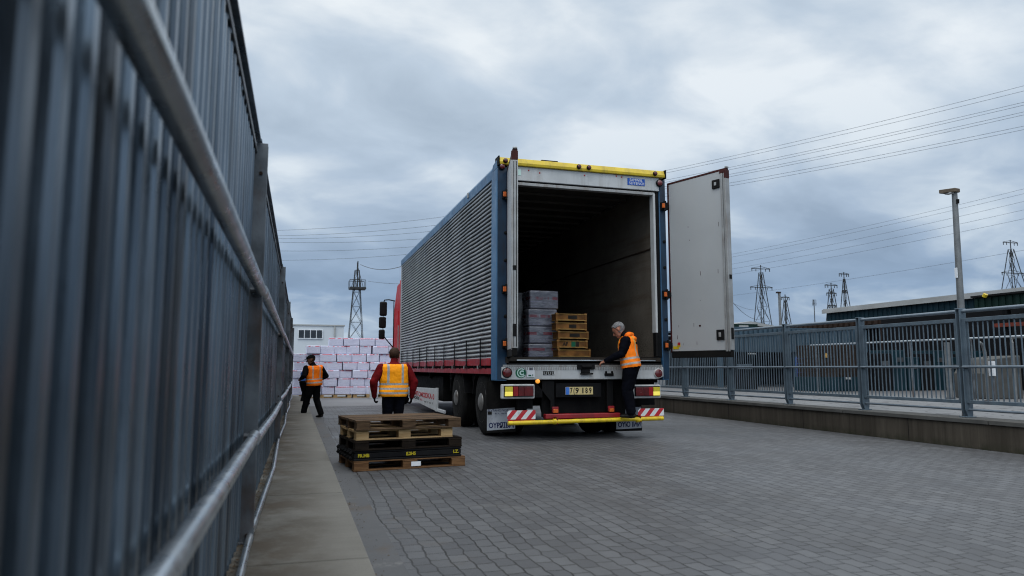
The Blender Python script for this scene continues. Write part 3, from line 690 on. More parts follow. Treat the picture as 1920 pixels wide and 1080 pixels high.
    # roll-of-tape emblem and side sticker
    em = MB(); ring = lambda cx, rx, rz, n=24: [(cx+math.cos(a)*rx, .952+math.sin(a)*rz) for a in [2*math.pi*i/n for i in range(n)]]
    em.prism(ring(3.055, .055, .067), 'y', Y0-.033, Y0-.0305); em.prism(ring(3.085, .072, .072), 'y', Y0-.0345, Y0-.0306); e = em.build('round_emblem', 'ink_green', sill)
    er = MB(); N = 24
    for i in range(N-5):
        a0 = .75+i*2*math.pi/N; a1 = a0+2*math.pi/N
        er.prism([(3.085+math.cos(a0)*.062, .952+math.sin(a0)*.064), (3.085+math.cos(a1)*.062, .952+math.sin(a1)*.064), (3.085+math.cos(a1)*.048, .952+math.sin(a1)*.05), (3.085+math.cos(a0)*.048, .952+math.sin(a0)*.05)], 'y', Y0-.0365, Y0-.0346)
    er.build('emblem_ring', 'sticker_pale', e)
    text('emblem_letter', 'C', .085, 'sticker_pale', e, (3.09, Y0-.0356, .948), ROT_BACK, bold=.006)
    sk = B('document_sticker', 'ink_white', sill, 3.165, 3.285, Y0-.0325, Y0-.0306, .882, 1.028)
    B('sticker_block', 'ink_navy', sk, 3.20, 3.26, Y0-.034, Y0-.0326, .99, 1.022)
    ob = MB(); ob.box(3.166, 3.172, Y0-.034, Y0-.0326, .882, .98); ob.box(3.166, 3.28, Y0-.034, Y0-.0326, .884, .889); ob.box(3.19, 3.235, Y0-.034, Y0-.0326, .905, .925); ob.box(3.25, 3.262, Y0-.034, Y0-.0326, .905, .93); ob.build('sticker_print', 'ink_green', sk)
    mk = MB()
    for i in range(6): mk.box(3.415+i*.028, 3.433+i*.028, Y0-.034, Y0-.0305, .925+.008*(i % 2), .975-.006*(i % 3))
    mk.box(3.41, 3.585, Y0-.033, Y0-.0305, .918, .926); mk.box(3.41, 3.58, Y0-.033, Y0-.0305, .968, .975); mk.build('stamped_mark', 'ink_black', sill)
    la = MB(); la.box(3.93, 4.20, Y0-.06, Y0-.031, 1.0, 1.075); la.box(3.99, 4.12, Y0-.07, Y0-.031, .95, 1.0); la.tube([(3.97, Y0-.06, .935), (4.17, Y0-.06, .938)], .013, 8); la.tube([(3.99, Y0-.075, 1.04), (4.14, Y0-.075, 1.04)], .022, 8); la.build('sill_latch', 'black_steel', sill, .006)
    la = MB(); la.box(4.36, 4.50, Y0-.055, Y0-.031, .905, .945); la.box(4.37, 4.395, Y0-.06, Y0-.031, .945, .975); la.box(4.465, 4.49, Y0-.06, Y0-.031, .945, .975); la.build('sill_step', 'black_steel', sill, .005)
    # -- light clusters
    def cluster(x0, x1, z0, z1, flip):
        o = MB().box(x0, x1, Y0-.07, Y0-.0, z0, z1).build('light_cluster', 'lamp_bezel', t, .018, seg=3)
        B('cluster_back', 'plastic_black', o, x0+.035, x1-.022, Y0-.078, Y0-.0705, z0+.03, z1-.022)
        w_ = x1-x0-.075; xs = x0+.045
        segs = [(0, .27, 'y'), (.29, .46, 'lens_red'), (.47, .66, 'lens_dark_red'), (.67, 1.0, 'lens_dark_red')]
        for a, b, mt in segs:
            if flip: a, b = 1-b, 1-a
            xa, xb = xs+a*w_, xs+b*w_
            if mt == 'y':
                B('indicator_lens', 'lens_yellow', o, xa, xb, Y0-.10, Y0-.0785, (z0+z1)/2+.002, z1-.034, bevel=.004)
                B('lit_lens', 'lens_lit', o, xa, xb, Y0-.10, Y0-.0785, z0+.04, (z0+z1)/2, bevel=.004)
            else: B('tail_lens', mt, o, xa, xb, Y0-.10, Y0-.0785, z0+.04, z1-.034, bevel=.004)
    cluster(2.785, 3.275, .59, .795, False); cluster(4.785, 5.255, .575, .775, True)
    # -- underside
    ch = MB(); ch.box(3.30, 3.42, Y0+.02, 19.0, .60, 1.05); ch.box(4.78, 4.90, Y0+.02, 19.0, .60, 1.05)
    for y in (9.95, 11.6, 13.4, 15.6, 17.8): ch.box(2.85, 5.32, y, y+.12, .80, 1.07)
    ch.box(2.84, 5.33, Y0+.05, 19.4, 1.02, 1.088); ch.build('chassis', 'chassis', t, .006)
    bk = MB(); bk.box(3.44, 4.76, Y0+.12, Y0+.14, .32, .84); bk.box(3.06, 3.3, Y0+.10, Y0+.12, .44, .84); bk.box(4.9, 5.3, Y0+.22, Y0+.24, .46, .84); bk.build('back_panel', 'chassis', t)
    MB().prism([(3.30, .84), (3.60, .84), (3.60, .42), (3.54, .42), (3.54, .55)], 'y', Y0+.02, Y0+.05).build('underrun_bracket', 'black_steel', t, .004); B('underrun_bracket', 'black_steel', t, 4.42, 4.52, Y0+.02, Y0+.05, .38, .84, bevel=.004)
    pl_ = B('plate_holder', 'plastic_black', t, 3.62, 4.33, Y0+.02, Y0+.05, .60, .80, bevel=.005)
    npl = B('number_plate', 'plate_yellow', t, 3.765, 4.195, Y0+.008, Y0+.018, .637, .748, bevel=.003)
    B('plate_band', 'plate_blue', npl, 3.767, 3.826, Y0+.0035, Y0+.0078, .64, .745)
    for s_, x, w_ in (('7', 3.857, .036), ('(', 3.90, .022), ('9', 3.945, .05), ('1', 4.035, .018), ('8', 4.092, .036), ('9', 4.152, .036)):
        text('plate_character', s_, .112, 'ink_black', npl, (x, Y0+.0068, .692), ROT_BACK, width=w_, bold=.0025)
    o = MB().lathe([(0, .03), (-.03, .03), (-.04, .02), (-.043, .001)], (3.335, Y0-.0, .832), 'y', 16).build('amber_lamp', 'lamp_amber', t, 0, True)
    for x in (3.56, 4.43): 
        o = B('side_bracket', 'red_paint', t, x-.01, x+.085, Y0-.03, Y0-.0, .39, .47, bevel=.006)
        B('orange_reflector', 'reflector_orange', o, x, x+.075, Y0-.045, Y0-.0305, .385, .437, bevel=.004)
    rb = MB(); rb.box(3.44, 4.60, Y0-.05, Y0+.05, .30, .37); rb.box(3.60, 4.50, Y0-.03, Y0+.03, .265, .298); rb.build('red_cross_beam', 'red_paint', t, .012)
    yb = MB(); yb.tube([(2.86, Y0-.14, .262), (3.5, Y0-.14, .268), (4.4, Y0-.14, .278), (5.24, Y0-.14, .283)], .030, 12); ybo = yb.build('bumper_bar', 'bar_yellow', t, 0, True)
    for x in (3.555, 4.84):
        c = MB(); c.lathe([(-.035, .04), (.035, .04)], (x, Y0-.14, .272), 'x', 14); c.build('bar_collar', 'bar_yellow', ybo, 0, True)
        c = MB(); c.box(x+.008, x+.03, Y0-.175, Y0-.02, .235, .335); c.build('bar_bracket', 'rust_beam', ybo, .006)
    for x0, x1, z0, z1 in ((2.85, 3.262, .312, .435), (4.84, 5.262, .322, .430)):
        hb = MB(); hb.prism([(x0, z0+.01), (x0+.015, z0), (x1, z0), (x1, z1), (x0+.03, z1), (x0, z1-.03)], 'y', Y0-.135, Y0-.125); o = hb.build('hazard_board', 'hazard', t, .002)
        B('board_strip', 'ink_red', o, x0+.01, x1-.01, Y0-.136, Y0-.124, z0-.028, z0-.002)
        B('board_bracket', 'black_steel', o, (x0+x1)/2-.03, (x0+x1)/2+.03, Y0-.124, Y0+.06, z0+.02, z0+.06)
    # -- wheels, guards, flaps
    for y in (10.86, 12.62):
        wheel(t, 2.785, 3.085, y); wheel(t, 3.105, 3.40, y, face=1); wheel(t, 4.46, 4.75, y, face=1); wheel(t, 4.77, 5.06, y, face=1)
        MB().tube([(3.2, y, .5), (4.9, y, .5)], .07, 12).build('axle', 'chassis', t, 0, True)
        g = MB(); N = 16; rad = .60
        for i in range(N):
            a0, a1 = R(10)+i*R(160)/N, R(10)+(i+1)*R(160)/N
            p = [(y+math.cos(a)*r_, .5+math.sin(a)*r_) for a, r_ in ((a0, rad), (a1, rad), (a1, rad-.015), (a0, rad-.015))]
            g.prism(p, 'x', 2.79, 3.42)
        g.build('mudguard', 'plastic_black', t)
    wheel(t, 2.90, 3.2, 20.9, face=-1); wheel(t, 4.95, 5.25, 20.9, face=1)
    def flap(x0, x1, z0, z1, y, words, tilt=0):
        o = B('mud_flap', 'rubber', t, x0-.01, x1+.01, y, y+.012, z0-.03, .84)
        f = MB(); f.add([(x0, y-.004, z1-.012), (x1, y-.004, z1+.012), (x1, y-.004, z0+tilt), (x0, y-.004, z0), (x0, y-.001, z1-.012), (x1, y-.001, z1+.012), (x1, y-.001, z0+tilt), (x0, y-.001, z0)],
                        [(0,1,2,3),(4,7,6,5),(0,4,5,1),(1,5,6,2),(2,6,7,3),(3,7,4,0)])
        w_ = f.build('flap_print', 'flap_white', o)
        text('flap_lettering', words, .105, 'ink_navy', w_, ((x0+x1)/2+.005, y-.0052, z0+.058+tilt/2), ROT_BACK, width=(x1-x0)*.90, bold=.003)
        return w_
    w_ = flap(2.68, 3.10, .13, .44, 10.12, 'OYP\u042f\u0406B\u0418I', .02)
    hdp = MB(); hdp.box(2.69, 2.75, 10.11, 10.1155, .355, .40); hdp.build('print_block', 'ink_black', w_)
    text('small_print', 'ILVTAHC NOT', .045, 'ink_navy', w_, (2.85, 10.1148, .413), ROT_BACK, width=.30)
    text('small_print', 'B.IL WNG', .028, 'ink_navy', w_, (2.91, 10.1148, .367), ROT_BACK, width=.22)
    flap(4.70, 5.12, .10, .42, 10.12, 'OYЮ IИИ', .012)
    # -- side guard with print
    sg = MB(); sg.prism([(14.38, .165), (17.98, .285), (18.0, .555), (14.36, .615)], 'x', 2.752, 2.776); g = sg.build('side_guard', 'guard_white', t, .006)
    B('guard_edge', 'guard_white', g, 2.74, 2.79, 14.30, 14.36, .16, .625, bevel=.006); B('guard_tail', 'guard_white', g, 2.76, 2.80, 13.6, 14.28, .16, .22, bevel=.006)
    text('guard_lettering', 'AFERMTOMODKA 0', .15, 'ink_red', g, (2.7505, 16.2, .43), ROT_LEFT, width=3.3, bold=.004)
    text('guard_lettering', 'EPEDDES', .085, 'ink_black', g, (2.7505, 17.1, .335), ROT_LEFT, width=1.5, bold=.003)
    text('guard_lettering', 'A I', .085, 'ink_red', g, (2.7505, 16.05, .325), ROT_LEFT, width=.4)
    text('guard_lettering', 'nd  f  A  1', .06, 'ink_black', g, (2.7505, 15.2, .30), ROT_LEFT, width=1.0)
    tk = MB(); tk.box(2.9, 5.3, 14.4, 18.2, .35, .85); tk.build('underfloor_box', 'chassis', t, .02)
    # -- cab
    c = MB(); c.prism([(19.75, .62), (19.75, 3.05), (20.2, 3.42), (21.1, 3.40), (21.9, 2.75), (22.15, 1.6), (22.2, .45), (20.0, .45)], 'x', 2.80, 5.38); cab = c.build('cab', 'cab_red', t, .04, seg=3)
    B('cab_window', 'window_glass', cab, 2.793, 2.80, 20.75, 21.75, 1.75, 2.5); B('windscreen', 'window_glass', cab, 2.95, 5.23, 22.02, 22.14, 1.7, 2.55)
    dr_ = MB(); dr_.box(2.785, 2.799, 20.6, 21.9, .75, 2.62); d_ = dr_.build('cab_door', 'cab_red', cab, .005); B('door_handle', 'plastic_black', d_, 2.765, 2.784, 20.68, 20.85, 1.45, 1.49)
    fr = MB(); fr.prism([(19.72, 3.05), (19.76, 3.05), (20.25, 3.43), (20.2, 3.46)], 'x', 2.79, 5.39); fr.build('wind_deflector', 'cab_red', cab)
    B('grab_rail', 'trailer_alu', cab, 2.76, 2.785, 20.3, 20.34, .9, 2.2)
    arm = MB(); arm.tube([(2.80, 21.75, 2.98), (2.70, 21.85, 3.02), (2.58, 21.9, 3.01), (2.545, 21.9, 2.93), (2.545, 21.9, 1.98), (2.62, 21.88, 1.88), (2.79, 21.75, 1.60)], .018, 8); arm.tube([(2.775, 21.72, 1.35), (2.775, 21.72, 3.0)], .014, 8); ao = arm.build('mirror_arm', 'plastic_black', cab, 0, True)
    for z0, z1, x0, x1 in ((2.54, 2.96, 2.435, 2.65), (2.18, 2.51, 2.42, 2.63), (1.86, 2.14, 2.42, 2.60)):
        m = MB(); m.box(x0, x1, 21.80, 21.94, z0, z1); o = m.build('mirror', 'plastic_black', ao, .045, True, seg=4)
        B('mirror_glass', 'mirror_glass', o, x0+.025, x1-.025, 21.793, 21.80, z0+.03, z1-.03, bevel=.003)

    for o in [cab]+[c for c in bpy.data.objects if c.parent and (c.parent == cab or c.parent.parent == cab)]:
        mir = o.name.split('.')[0] in ('mirror', 'mirror_arm', 'mirror_glass')
        for v in o.data.vertices:
            v.co.y = (v.co.y+12-19.7)*.74+19.7-12
            if mir and v.co.x+4.1 < 2.72: v.co.x -= .06

# ------------------------------------------------------------------ pallets, crates, packs
def pallet(name, label, mat, w, d, h, cx, cy, z, rot, group, plastic=False, pale_blocks=None):
    t = thing(name, label, 'pallet', (0, 0, 0), group)
    th = h*.135; bh = h-3*th
    def wob(): return random.uniform(-.004, .004)
    bm_ = MB()
    for y in (-d/2, -.07*d, d/2-.13*d): bm_.box(-w/2, w/2, y, y+.13*d, 0, th)
    bm_.build('bottom_boards', mat, t, .003)
    for i, x in enumerate((-w/2, -w*.075, w/2-w*.13)):
        for y in (-d/2, -.07*d, d/2-.13*d):
            b = MB(); b.box(x+.004, x+w*.13-.002, y+.002, y+.13*d-.002, th+.0006, th+bh); b.build('block', mat, t, .003)
    dk = MB()
    for x in (-w/2, -w*.075, w/2-w*.13): dk.box(x, x+w*.13, -d/2, d/2, th+bh+.0006, 2*th+bh)
    n = 9; q = d/n
    for i in range(n):
        y = -d/2+i*q
        dk.box(-w/2+wob(), w/2+wob(), y+.014, y+q-(.014 if 0 < i < n-1 else .002), 2*th+bh+.0006, h+random.uniform(-.0015, .001))
    dk.build('deck_boards', mat, t, .003)
    t.location = (cx, cy, z); t.rotation_euler = (0, 0, rot)
    return t
def pallets():
    g = 'pallets stacked beside the walkway'; h = .0985
    a = R(6.8); cx, cy = 1.10, 7.88
    pallet('pallet', 'tan brown wooden pallet at the bottom of the outdoor stack, resting on the pavers', 'pallet_tan', 1.17, .82, h, cx+.035, cy, .001, a, g)
    # black plastic pallet with yellow print
    t = thing('plastic_pallet', 'black plastic pallet with yellow lettering, second from the bottom of the outdoor stack', 'pallet', (0,0,0), g)
    w, d = 1.13, .80
    m = MB(); m.box(-w/2, w/2, -d/2, d/2, .0, h*.20); m.box(-w/2+.003, w/2-.003, -d/2+.003, d/2-.003, h*.24, h*.76); m.box(-w/2, w/2, -d/2, d/2, h*.80, h); m.box(-w/2+.03, w/2-.03, -d/2+.03, d/2-.03, h*.2, h*.8); m.build('plastic_body', 'pallet_black', t, .005)
    for k in range(6):
        y = -d/2+.06+k*(d-.12)/5
        MB().tube([(-w/2-.006, y, .012), (-w/2-.022, y, .03), (-w/2-.022, y, h-.03), (-w/2-.004, y, h-.01)], .02, 8).build('side_rib', 'pallet_black', t, 0, True)
    for s_, x, ww in (('FR.MB', -w/2+.10, .115), ('E.2H5', .02, .10), ('LZ.', w/2-.06, .06)):
        text('yellow_lettering', s_, .044, 'ink_yellow', t, (x, -d/2+.001, h*.5), ROT_BACK, width=ww, bold=.002)
    t.location = (cx+.015, cy+.0, h+.0025); t.rotation_euler = (0, 0, a)
    pallet('pallet', 'nearly black weathered wooden pallet in the middle of the outdoor stack', 'pallet_dark', 1.13, .82, h, cx+.015, cy, 2*h+.004, a+R(.6), g)
    pallet('pallet', 'pale new wooden pallet, second from the top of the outdoor stack', 'pallet_pale', 1.02, .80, h, cx-.03, cy+.0, 3*h+.006, a+R(1.0), g)
    pallet('pallet', 'brown weathered wooden pallet on top of the outdoor stack', 'pallet_brown', 1.11, .90, h, cx+.005, cy+.03, 4*h+.008, a+R(1.2), g)
    s = MB(); s.box(.0, .10, -.002, .001, .0, .045); o = s.build('label_tag', 'white_tag', None)
    o.parent = bpy.data.objects['pallet']; o.location = (.0, -.411, .025)

def cargo():
    zf = 1.1765
    g = 'wrapped packs inside the trailer'; z = zf
    names = ['wrapped white pack at the bottom of the stack inside the trailer', 'wrapped white pack second from the bottom of the stack inside the trailer',
             'wrapped white pack third from the bottom of the stack inside the trailer', 'wide wrapped white pack on top of the stack inside the trailer']
    for i, hh in enumerate((.22, .27, .27, .29)):
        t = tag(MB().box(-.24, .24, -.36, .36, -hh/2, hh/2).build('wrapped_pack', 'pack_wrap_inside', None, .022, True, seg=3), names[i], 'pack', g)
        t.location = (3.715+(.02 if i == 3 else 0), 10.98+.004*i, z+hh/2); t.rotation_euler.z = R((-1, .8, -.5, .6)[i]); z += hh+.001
    t = thing('dark_wrapped_load', 'load wrapped in crumpled black film beside the packs inside the trailer', 'load', (3.2, 11.2, zf))
    m = MB(); N = 22
    def face(P):
        base = len(m.v)
        for i in range(N+1):
            for j in range(N+1): m.v.append(P(i/N, j/N))
        for i in range(N):
            for j in range(N): m.f.append([base+i*(N+1)+j, base+i*(N+1)+j+1, base+(i+1)*(N+1)+j+1, base+(i+1)*(N+1)+j]); m.mi.append(0)
    wr = lambda x, y, z: Vector((x, y, z))+Vector((mnoise.noise(Vector((y*5, z*4, 1)))*.02 if abs(x-3.45) < .01 or abs(x-2.95) < .01 else 0, mnoise.noise(Vector((x*6, z*5, 4)))*.035 if abs(y-10.85) < .01 else 0, 0))
    face(lambda a, b: wr(2.95+.5*a, 10.85, zf+.01+1.02*b)); face(lambda a, b: wr(3.45, 10.85+.7*a, zf+.01+1.02*b)); face(lambda a, b: wr(2.95, 10.85+.7*a, zf+.01+1.02*b)); face(lambda a, b: wr(2.95+.5*a, 10.85+.7*b, zf+1.03)); face(lambda a, b: wr(2.95+.5*a, 11.55, zf+.01+1.02*b))
    m.build('film_wrap', 'film_black', t, 0, True); B('load_base', 'pallet_dark', t, 2.97, 3.43, 10.9, 11.5, zf, zf+.009)
    g = 'yellow crates stacked inside the trailer'
    labs = ['wide ochre wooden crate at the bottom of the crate stack inside the trailer', 'ochre wooden crate with black print and a green sticker in the crate stack',
            'ochre wooden crate with a wide dark hand hole, middle of the crate stack', 'ochre wooden crate with a small dark hand hole, second from the top', 'ochre wooden crate on top of the crate stack inside the trailer']
    z = zf
    for i in range(5):
        w, h, d = (.53, .142, .44) if i == 0 else (.50, .142, .42)
        t = thing('yellow_crate', labs[i], 'crate', (0,0,0), g)
        m = MB(); m.box(-w/2, w/2, -d/2, -d/2+.015, .03, h-.030); m.box(-w/2, w/2, d/2-.015, d/2, .03, h-.030); m.box(-w/2, -w/2+.015, -d/2+.016, d/2-.016, .03, h-.030); m.box(w/2-.015, w/2, -d/2+.016, d/2-.016, .03, h-.030); m.box(-w/2+.016, w/2-.016, -d/2+.016, d/2-.016, .03, .04)
        m.build('crate_body', 'crate_ochre', t, .003)
        e = MB(); e.box(-w/2-.008, w/2+.008, -d/2-.008, d/2+.008, h-.029, h-.020); e.box(-w/2-.004, w/2+.004, -d/2-.004, d/2+.004, .018, .029); e.build('crate_rim', 'crate_edge', t, .003)
        [B('corner_cleat', 'crate_ochre', t, x0, x0+.036, y0, y0+.05, z0, z1, bevel=.002) for x0 in (-w/2-.006, w/2-.03) for y0, z0, z1 in ((-d/2-.0065, .0305, h-.0305), (-d/2+.001, 0, .0175), (d/2-.05, 0, .0175), (-d/2+.001, h-.0195, h-.003), (d/2-.05, h-.0195, h-.003))]
        hw = (.0, .02, .085, .06, .075)[i]
        if i in (2, 3, 4): B('hand_hole', 'ink_black', t, -.02-hw+.04, -.02+hw+.04, -d/2-.003, -d/2-.0006, .045, h-.045)
        if i == 1:
            text('black_print', 'AF', .075, 'ink_black', t, (-.12, -d/2-.002, .07), ROT_BACK, bold=.003); B('green_sticker', 'ink_green', t, -.02, .05, -d/2-.003, -d/2-.0006, .025, .115); B('hand_hole', 'ink_black', t, .06, .11, -d/2-.003, -d/2-.0006, .03, .11)
        t.location = (4.12+(.02 if i == 0 else random.uniform(-.01, .01)), 10.62+random.uniform(-.01, .01), z); t.rotation_euler.z = R(random.uniform(-1.5, 1.5)); z += h-.003
    # packs piled in the far yard, on pallets
    g = 'white wrapped packs piled in the far yard'; yb = 25.6; base = .115
    for i, x in enumerate((.30, 1.42, 2.54, 3.6)):
        p = pallet('pallet', 'pale wooden pallet on the ground under the pile of white packs', 'pallet_pale', 1.06, .8, .11, x, yb+.42, .002, R(random.uniform(-2, 2)), 'pallets under the pile of white packs')
    proto = MB().box(-.25, .25, -.36, .36, -.138, .138).build('wrapped_pack', 'pack_wrap', None, .020, True, seg=3)
    first = True; rows = 7
    for r in range(rows):
        x = (-.12, .02, -.1, .05, -.08, .38, 1.12)[r]+random.uniform(-.05, .05); xe = 4.2
        while x < xe:
            w = random.uniform(.40, .58)
            o = proto if first else proto.copy()
            if not first: COL.objects.link(o)
            first = False
            o.location = (x+w/2, yb+.36+random.uniform(-.05, .05)+.012*r, base+.138+r*.278); o.scale = (w/.5*.985, 1, 1); o.rotation_euler = (0, R(random.uniform(-.8, .8)), R(random.uniform(-3, 3)))
            tag(o, 'white shrink-wrapped pack with red print in the pile in the far yard', 'pack', g)
            x += w+random.choice((.0, .0, .01, .02))
    d = thing('white_drum', 'small white drum standing at the right end of the pile of packs', 'drum', (2.62, 24.7, 0))
    MB().lathe([(0, .13), (.02, .14), (.12, .136), (.13, .143), (.26, .14), (.36, .136), (.38, .13)], (2.62, 24.7, .002), 'z', 20).build('drum_body', 'drum_white', d, 0, True)
    MB().lathe([(0, .05), (.03, .05)], (2.62, 24.7, .383), 'z', 12).build('lid', 'plastic_black', d, 0, True)

# ------------------------------------------------------------------ people
def capsule(bm, p0, p1, r0, r1, n=14, flat=None):
    """tapered capsule; flat=(axis, k) squashes it along an axis"""
    p0 = Vector(p0); p1 = Vector(p1); a = (p1-p0); L = a.length; a = a.normalized() if L > 1e-6 else Vector((0,0,1))
    q = Vector((0,0,1)) if abs(a.z) < .9 else Vector((1,0,0)); sx = a.cross(q).normalized(); sz = sx.cross(a)
    rings = []
    for i in range(5):
        t = -math.pi/2+i*math.pi/2/4.; rings.append((p0+a*(math.sin(t)*r0), max(1e-4, math.cos(t)*r0)))
    for i in range(5):
        t = i*math.pi/2/4.; rings.append((p1+a*(math.sin(t)*r1), max(1e-4, math.cos(t)*r1)))
    vs = []
    for c, r in rings:
        g = []
        for j in range(n):
            o = (sx*math.cos(2*math.pi*j/n)+sz*math.sin(2*math.pi*j/n))*r
            if flat: ax, k = flat; ax = Vector(ax).normalized(); o = o-ax*(o.dot(ax)*(1-k))
            g.append(bm.verts.new(c+o))
        vs.append(g)
    for i in range(len(vs)-1):
        for j in range(n): bm.faces.new((vs[i][j], vs[i][(j+1) % n], vs[i+1][(j+1) % n], vs[i+1][j]))
    bm.faces.new(list(reversed(vs[0]))); bm.faces.new(vs[-1])
def rings(bm, rs, n=28):
    vs = []
    for c, ax, ay, rx, ry in rs:
        vs.append([bm.verts.new(c+ax*(math.copysign(abs(math.cos(2*math.pi*j/n))**.85, math.cos(2*math.pi*j/n))*rx)+ay*(math.copysign(abs(math.sin(2*math.pi*j/n))**.85, math.sin(2*math.pi*j/n))*ry)) for j in range(n)])
    for i in range(len(vs)-1):
        for j in range(n): bm.faces.new((vs[i][j], vs[i][(j+1) % n], vs[i+1][(j+1) % n], vs[i+1][j]))
    bm.faces.new(list(reversed(vs[0]))); bm.faces.new(vs[-1])

def person(label, pose, cloth, loc, rot, scale, hair='hair_brown', cap=None, vest=None, voxel=.0075, skin='skin', hem=-.02, glove=None, group=None):
    """one continuous body (bones -> voxel skin), clothes by nearest bone, vest / hair / cap lifted off the body surface"""
    V = Vector
    P, C = V(pose['pelvis']), V(pose['neck']); sh = V(pose['shoulder_axis']).normalized(); hp = V(pose['hip_axis']).normalized()
    spine = (C-P); SL = spine.length; sp = spine.normalized(); fwd = sp.cross(sh)*-1; fwd = sh.cross(sp)*-1
    fwd = V((0,0,1)).cross(sh) if False else sp.cross(sh)
    if fwd.dot(V((0, 1, 0))) < 0 and pose.get('keep') is None: fwd = -fwd
    bulk = pose.get('bulk', 1.22); LB = pose.get('legs', 1.2); HS = 1.12
    bm = bmesh.new(); bones = []
    def add(kind, p0, p1, r0, r1, flat=None, n=14):
        capsule(bm, p0, p1, r0, r1, n, flat); bones.append((kind, V(p0), V(p1), r0, r1))
    sec = [(-.17, .140, .105, -.0), (-.08, .170, .120, -.008), (.05, .178, .124, -.004), (.30, .178, .118, .002), (.55, .184, .122, .004), (.75, .190, .120, -.002), (.88, .172, .100, -.012), (.96, .108, .078, -.012), (1.02, .06, .058, -.002)]
    rs = []
    for t, rx, ry, fo in sec:
        ax = (hp*(1-max(0, min(1, t)))+sh*max(0, min(1, t))).normalized(); ay = sp.cross(ax).normalized()
        if ay.dot(fwd) < 0: ay = -ay
        rs.append((P+spine*t+ay*fo, ax, ay, rx*bulk, ry*bulk))
    rings(bm, rs)
    for o in (-.075, 0, .075): bones.append(('torso', P+hp*o-sp*.10, P+spine*.5+((hp+sh)/2)*o, .11*bulk, .11*bulk)); bones.append(('torso', P+spine*.5+((hp+sh)/2)*o, P+spine*.84+sh*o*1.15, .11*bulk, .105*bulk))
    bones.append(('torso', P+spine*.90+sh*.10, P+spine*.90-sh*.10, .075, .075))
    # neck and head
    Hd = V(pose['head']); hd = V(pose['head_fwd']).normalized(); hu = V(pose['head_up']).normalized(); hx = hd.cross(hu).normalized(); hu = hx.cross(hd)
    add('collar', C-sp*.02, C+(Hd-C)*.30, .078, .068); add('head', C+(Hd-C)*.2, Hd-hu*.03, .056, .058)
    hb = len(bones)
    def hp_(f, u, x=0): return Hd+(hd*f+hu*u+hx*x)*HS
    def hadd(p0, p1, r0, r1, flat=None, n=14): add('head', p0, p1, r0*HS, r1*HS, flat, n)
    hadd(hp_(-.018, .035), hp_(.012, .030), .086, .082, (hx, .90)); hadd(hp_(.02, -.01), hp_(.022, -.055), .072, .058, (hx, .92)); hadd(hp_(.045, -.085), hp_(.058, -.088), .036, .026)
    hadd(hp_(.088, .005), hp_(.108, -.030), .010, .0145, n=8); hadd(hp_(.080, -.058, .016), hp_(.080, -.058, -.016), .014, .014, n=8)
    hadd(hp_(.078, .026, .03), hp_(.078, .026, -.03), .014, .014, n=8)
    for s in (-1, 1): hadd(hp_(-.008, .018, s*.078), hp_(-.014, -.022, s*.076), .018, .013, (hx, .5), 8)
    # arms
    for s, key in ((-1, 'L'), (1, 'R')):
        S0 = P+spine*.835+sh*(s*.172*bulk); E, W = V(pose['elbow'+key]), V(pose['wrist'+key])
        add('arm', S0, S0+(E-S0)*.5, .062*bulk, .058*bulk); add('arm', S0+(E-S0)*.5, E, .060*bulk, .050*bulk); add('fore', E, E+(W-E)*.45, .054*bulk, .050*bulk); add('fore', E+(W-E)*.45, W, .050*bulk, .043)
        hdv = V(pose.get('hand'+key, (W-E))).normalized(); pn = V(pose.get('palm'+key, (-s, 0, 0))); pn = (pn-hdv*pn.dot(hdv)).normalized(); ac = hdv.cross(pn)
        add('hand', W, W+hdv*.03, .027, .030); add('hand', W+hdv*.035-ac*.014, W+hdv*.085-ac*.014, .026, .024, (pn, .62)); add('hand', W+hdv*.035+ac*.014, W+hdv*.085+ac*.014, .026, .024, (pn, .62))
        curl = pose.get('curl', .5)
        for i, (o, ln) in enumerate(((-.030, .068), (-.010, .078), (.010, .074), (.030, .058))):
            b = W+hdv*.098+ac*o; k1 = b+(hdv*math.cos(curl*.6)+pn*math.sin(curl*.6)+ac*o*2.0)*ln*.5; k2 = k1+(hdv*math.cos(curl*1.7)+pn*math.sin(curl*1.7)+ac*o)*ln*.5
            add('hand', b, k1, .0105, .0098, n=8); add('hand', k1, k2, .0098, .0085, n=8)
        tb = W+hdv*.035-ac*.032*pose.get('thumb'+key, 1); tm = tb+(hdv*.6-ac*.7*pose.get('thumb'+key, 1)+pn*.35)*.038; add('hand', tb, tm, .0135, .012, n=8); add('hand', tm, tm+(hdv*.9+pn*.4)*.028, .0115, .0095, n=8)
    # legs
    for s, key in ((-1, 'L'), (1, 'R')):
        H0 = P+hp*(s*.092)-V((0,0,.04)); K, A = V(pose['knee'+key]), V(pose['ankle'+key]); td = V(pose['toe'+key]).normalized()
        add('leg', H0, H0+(K-H0)*.5, .098*LB, .084*LB); add('leg', H0+(K-H0)*.5, K, .084*LB, .070*LB); add('leg', K, K+(A-K)*.4, .070*LB, .069*LB); add('leg', K+(A-K)*.4, A+V((0,0,.02)), .068*LB, .062*LB)
        add('boot', A-V((0,0,.02)), A-V((0,0,.045)), .054, .050); add('boot', A-td*.045-V((0,0,.055)), A+td*.06-V((0,0,.055)), .042, .044, ((0,0,1), .85)); add('boot', A+td*.06-V((0,0,.058)), A+td*.15-V((0,0,.062)), .046, .040, ((0,0,1), .72))
    me = bpy.data.meshes.new('tmp'); bm.to_mesh(me); bm.free(); ob = bpy.data.objects.new('tmp', me); COL.objects.link(ob)
    md = ob.modifiers.new('r', 'REMESH'); md.mode = 'VOXEL'; md.voxel_size = voxel
    body = bpy.data.meshes.new_from_object(ob.evaluated_get(bpy.context.evaluated_depsgraph_get())); bpy.data.objects.remove(ob); bpy.data.meshes.remove(me)
    bm = bmesh.new(); bm.from_mesh(body)
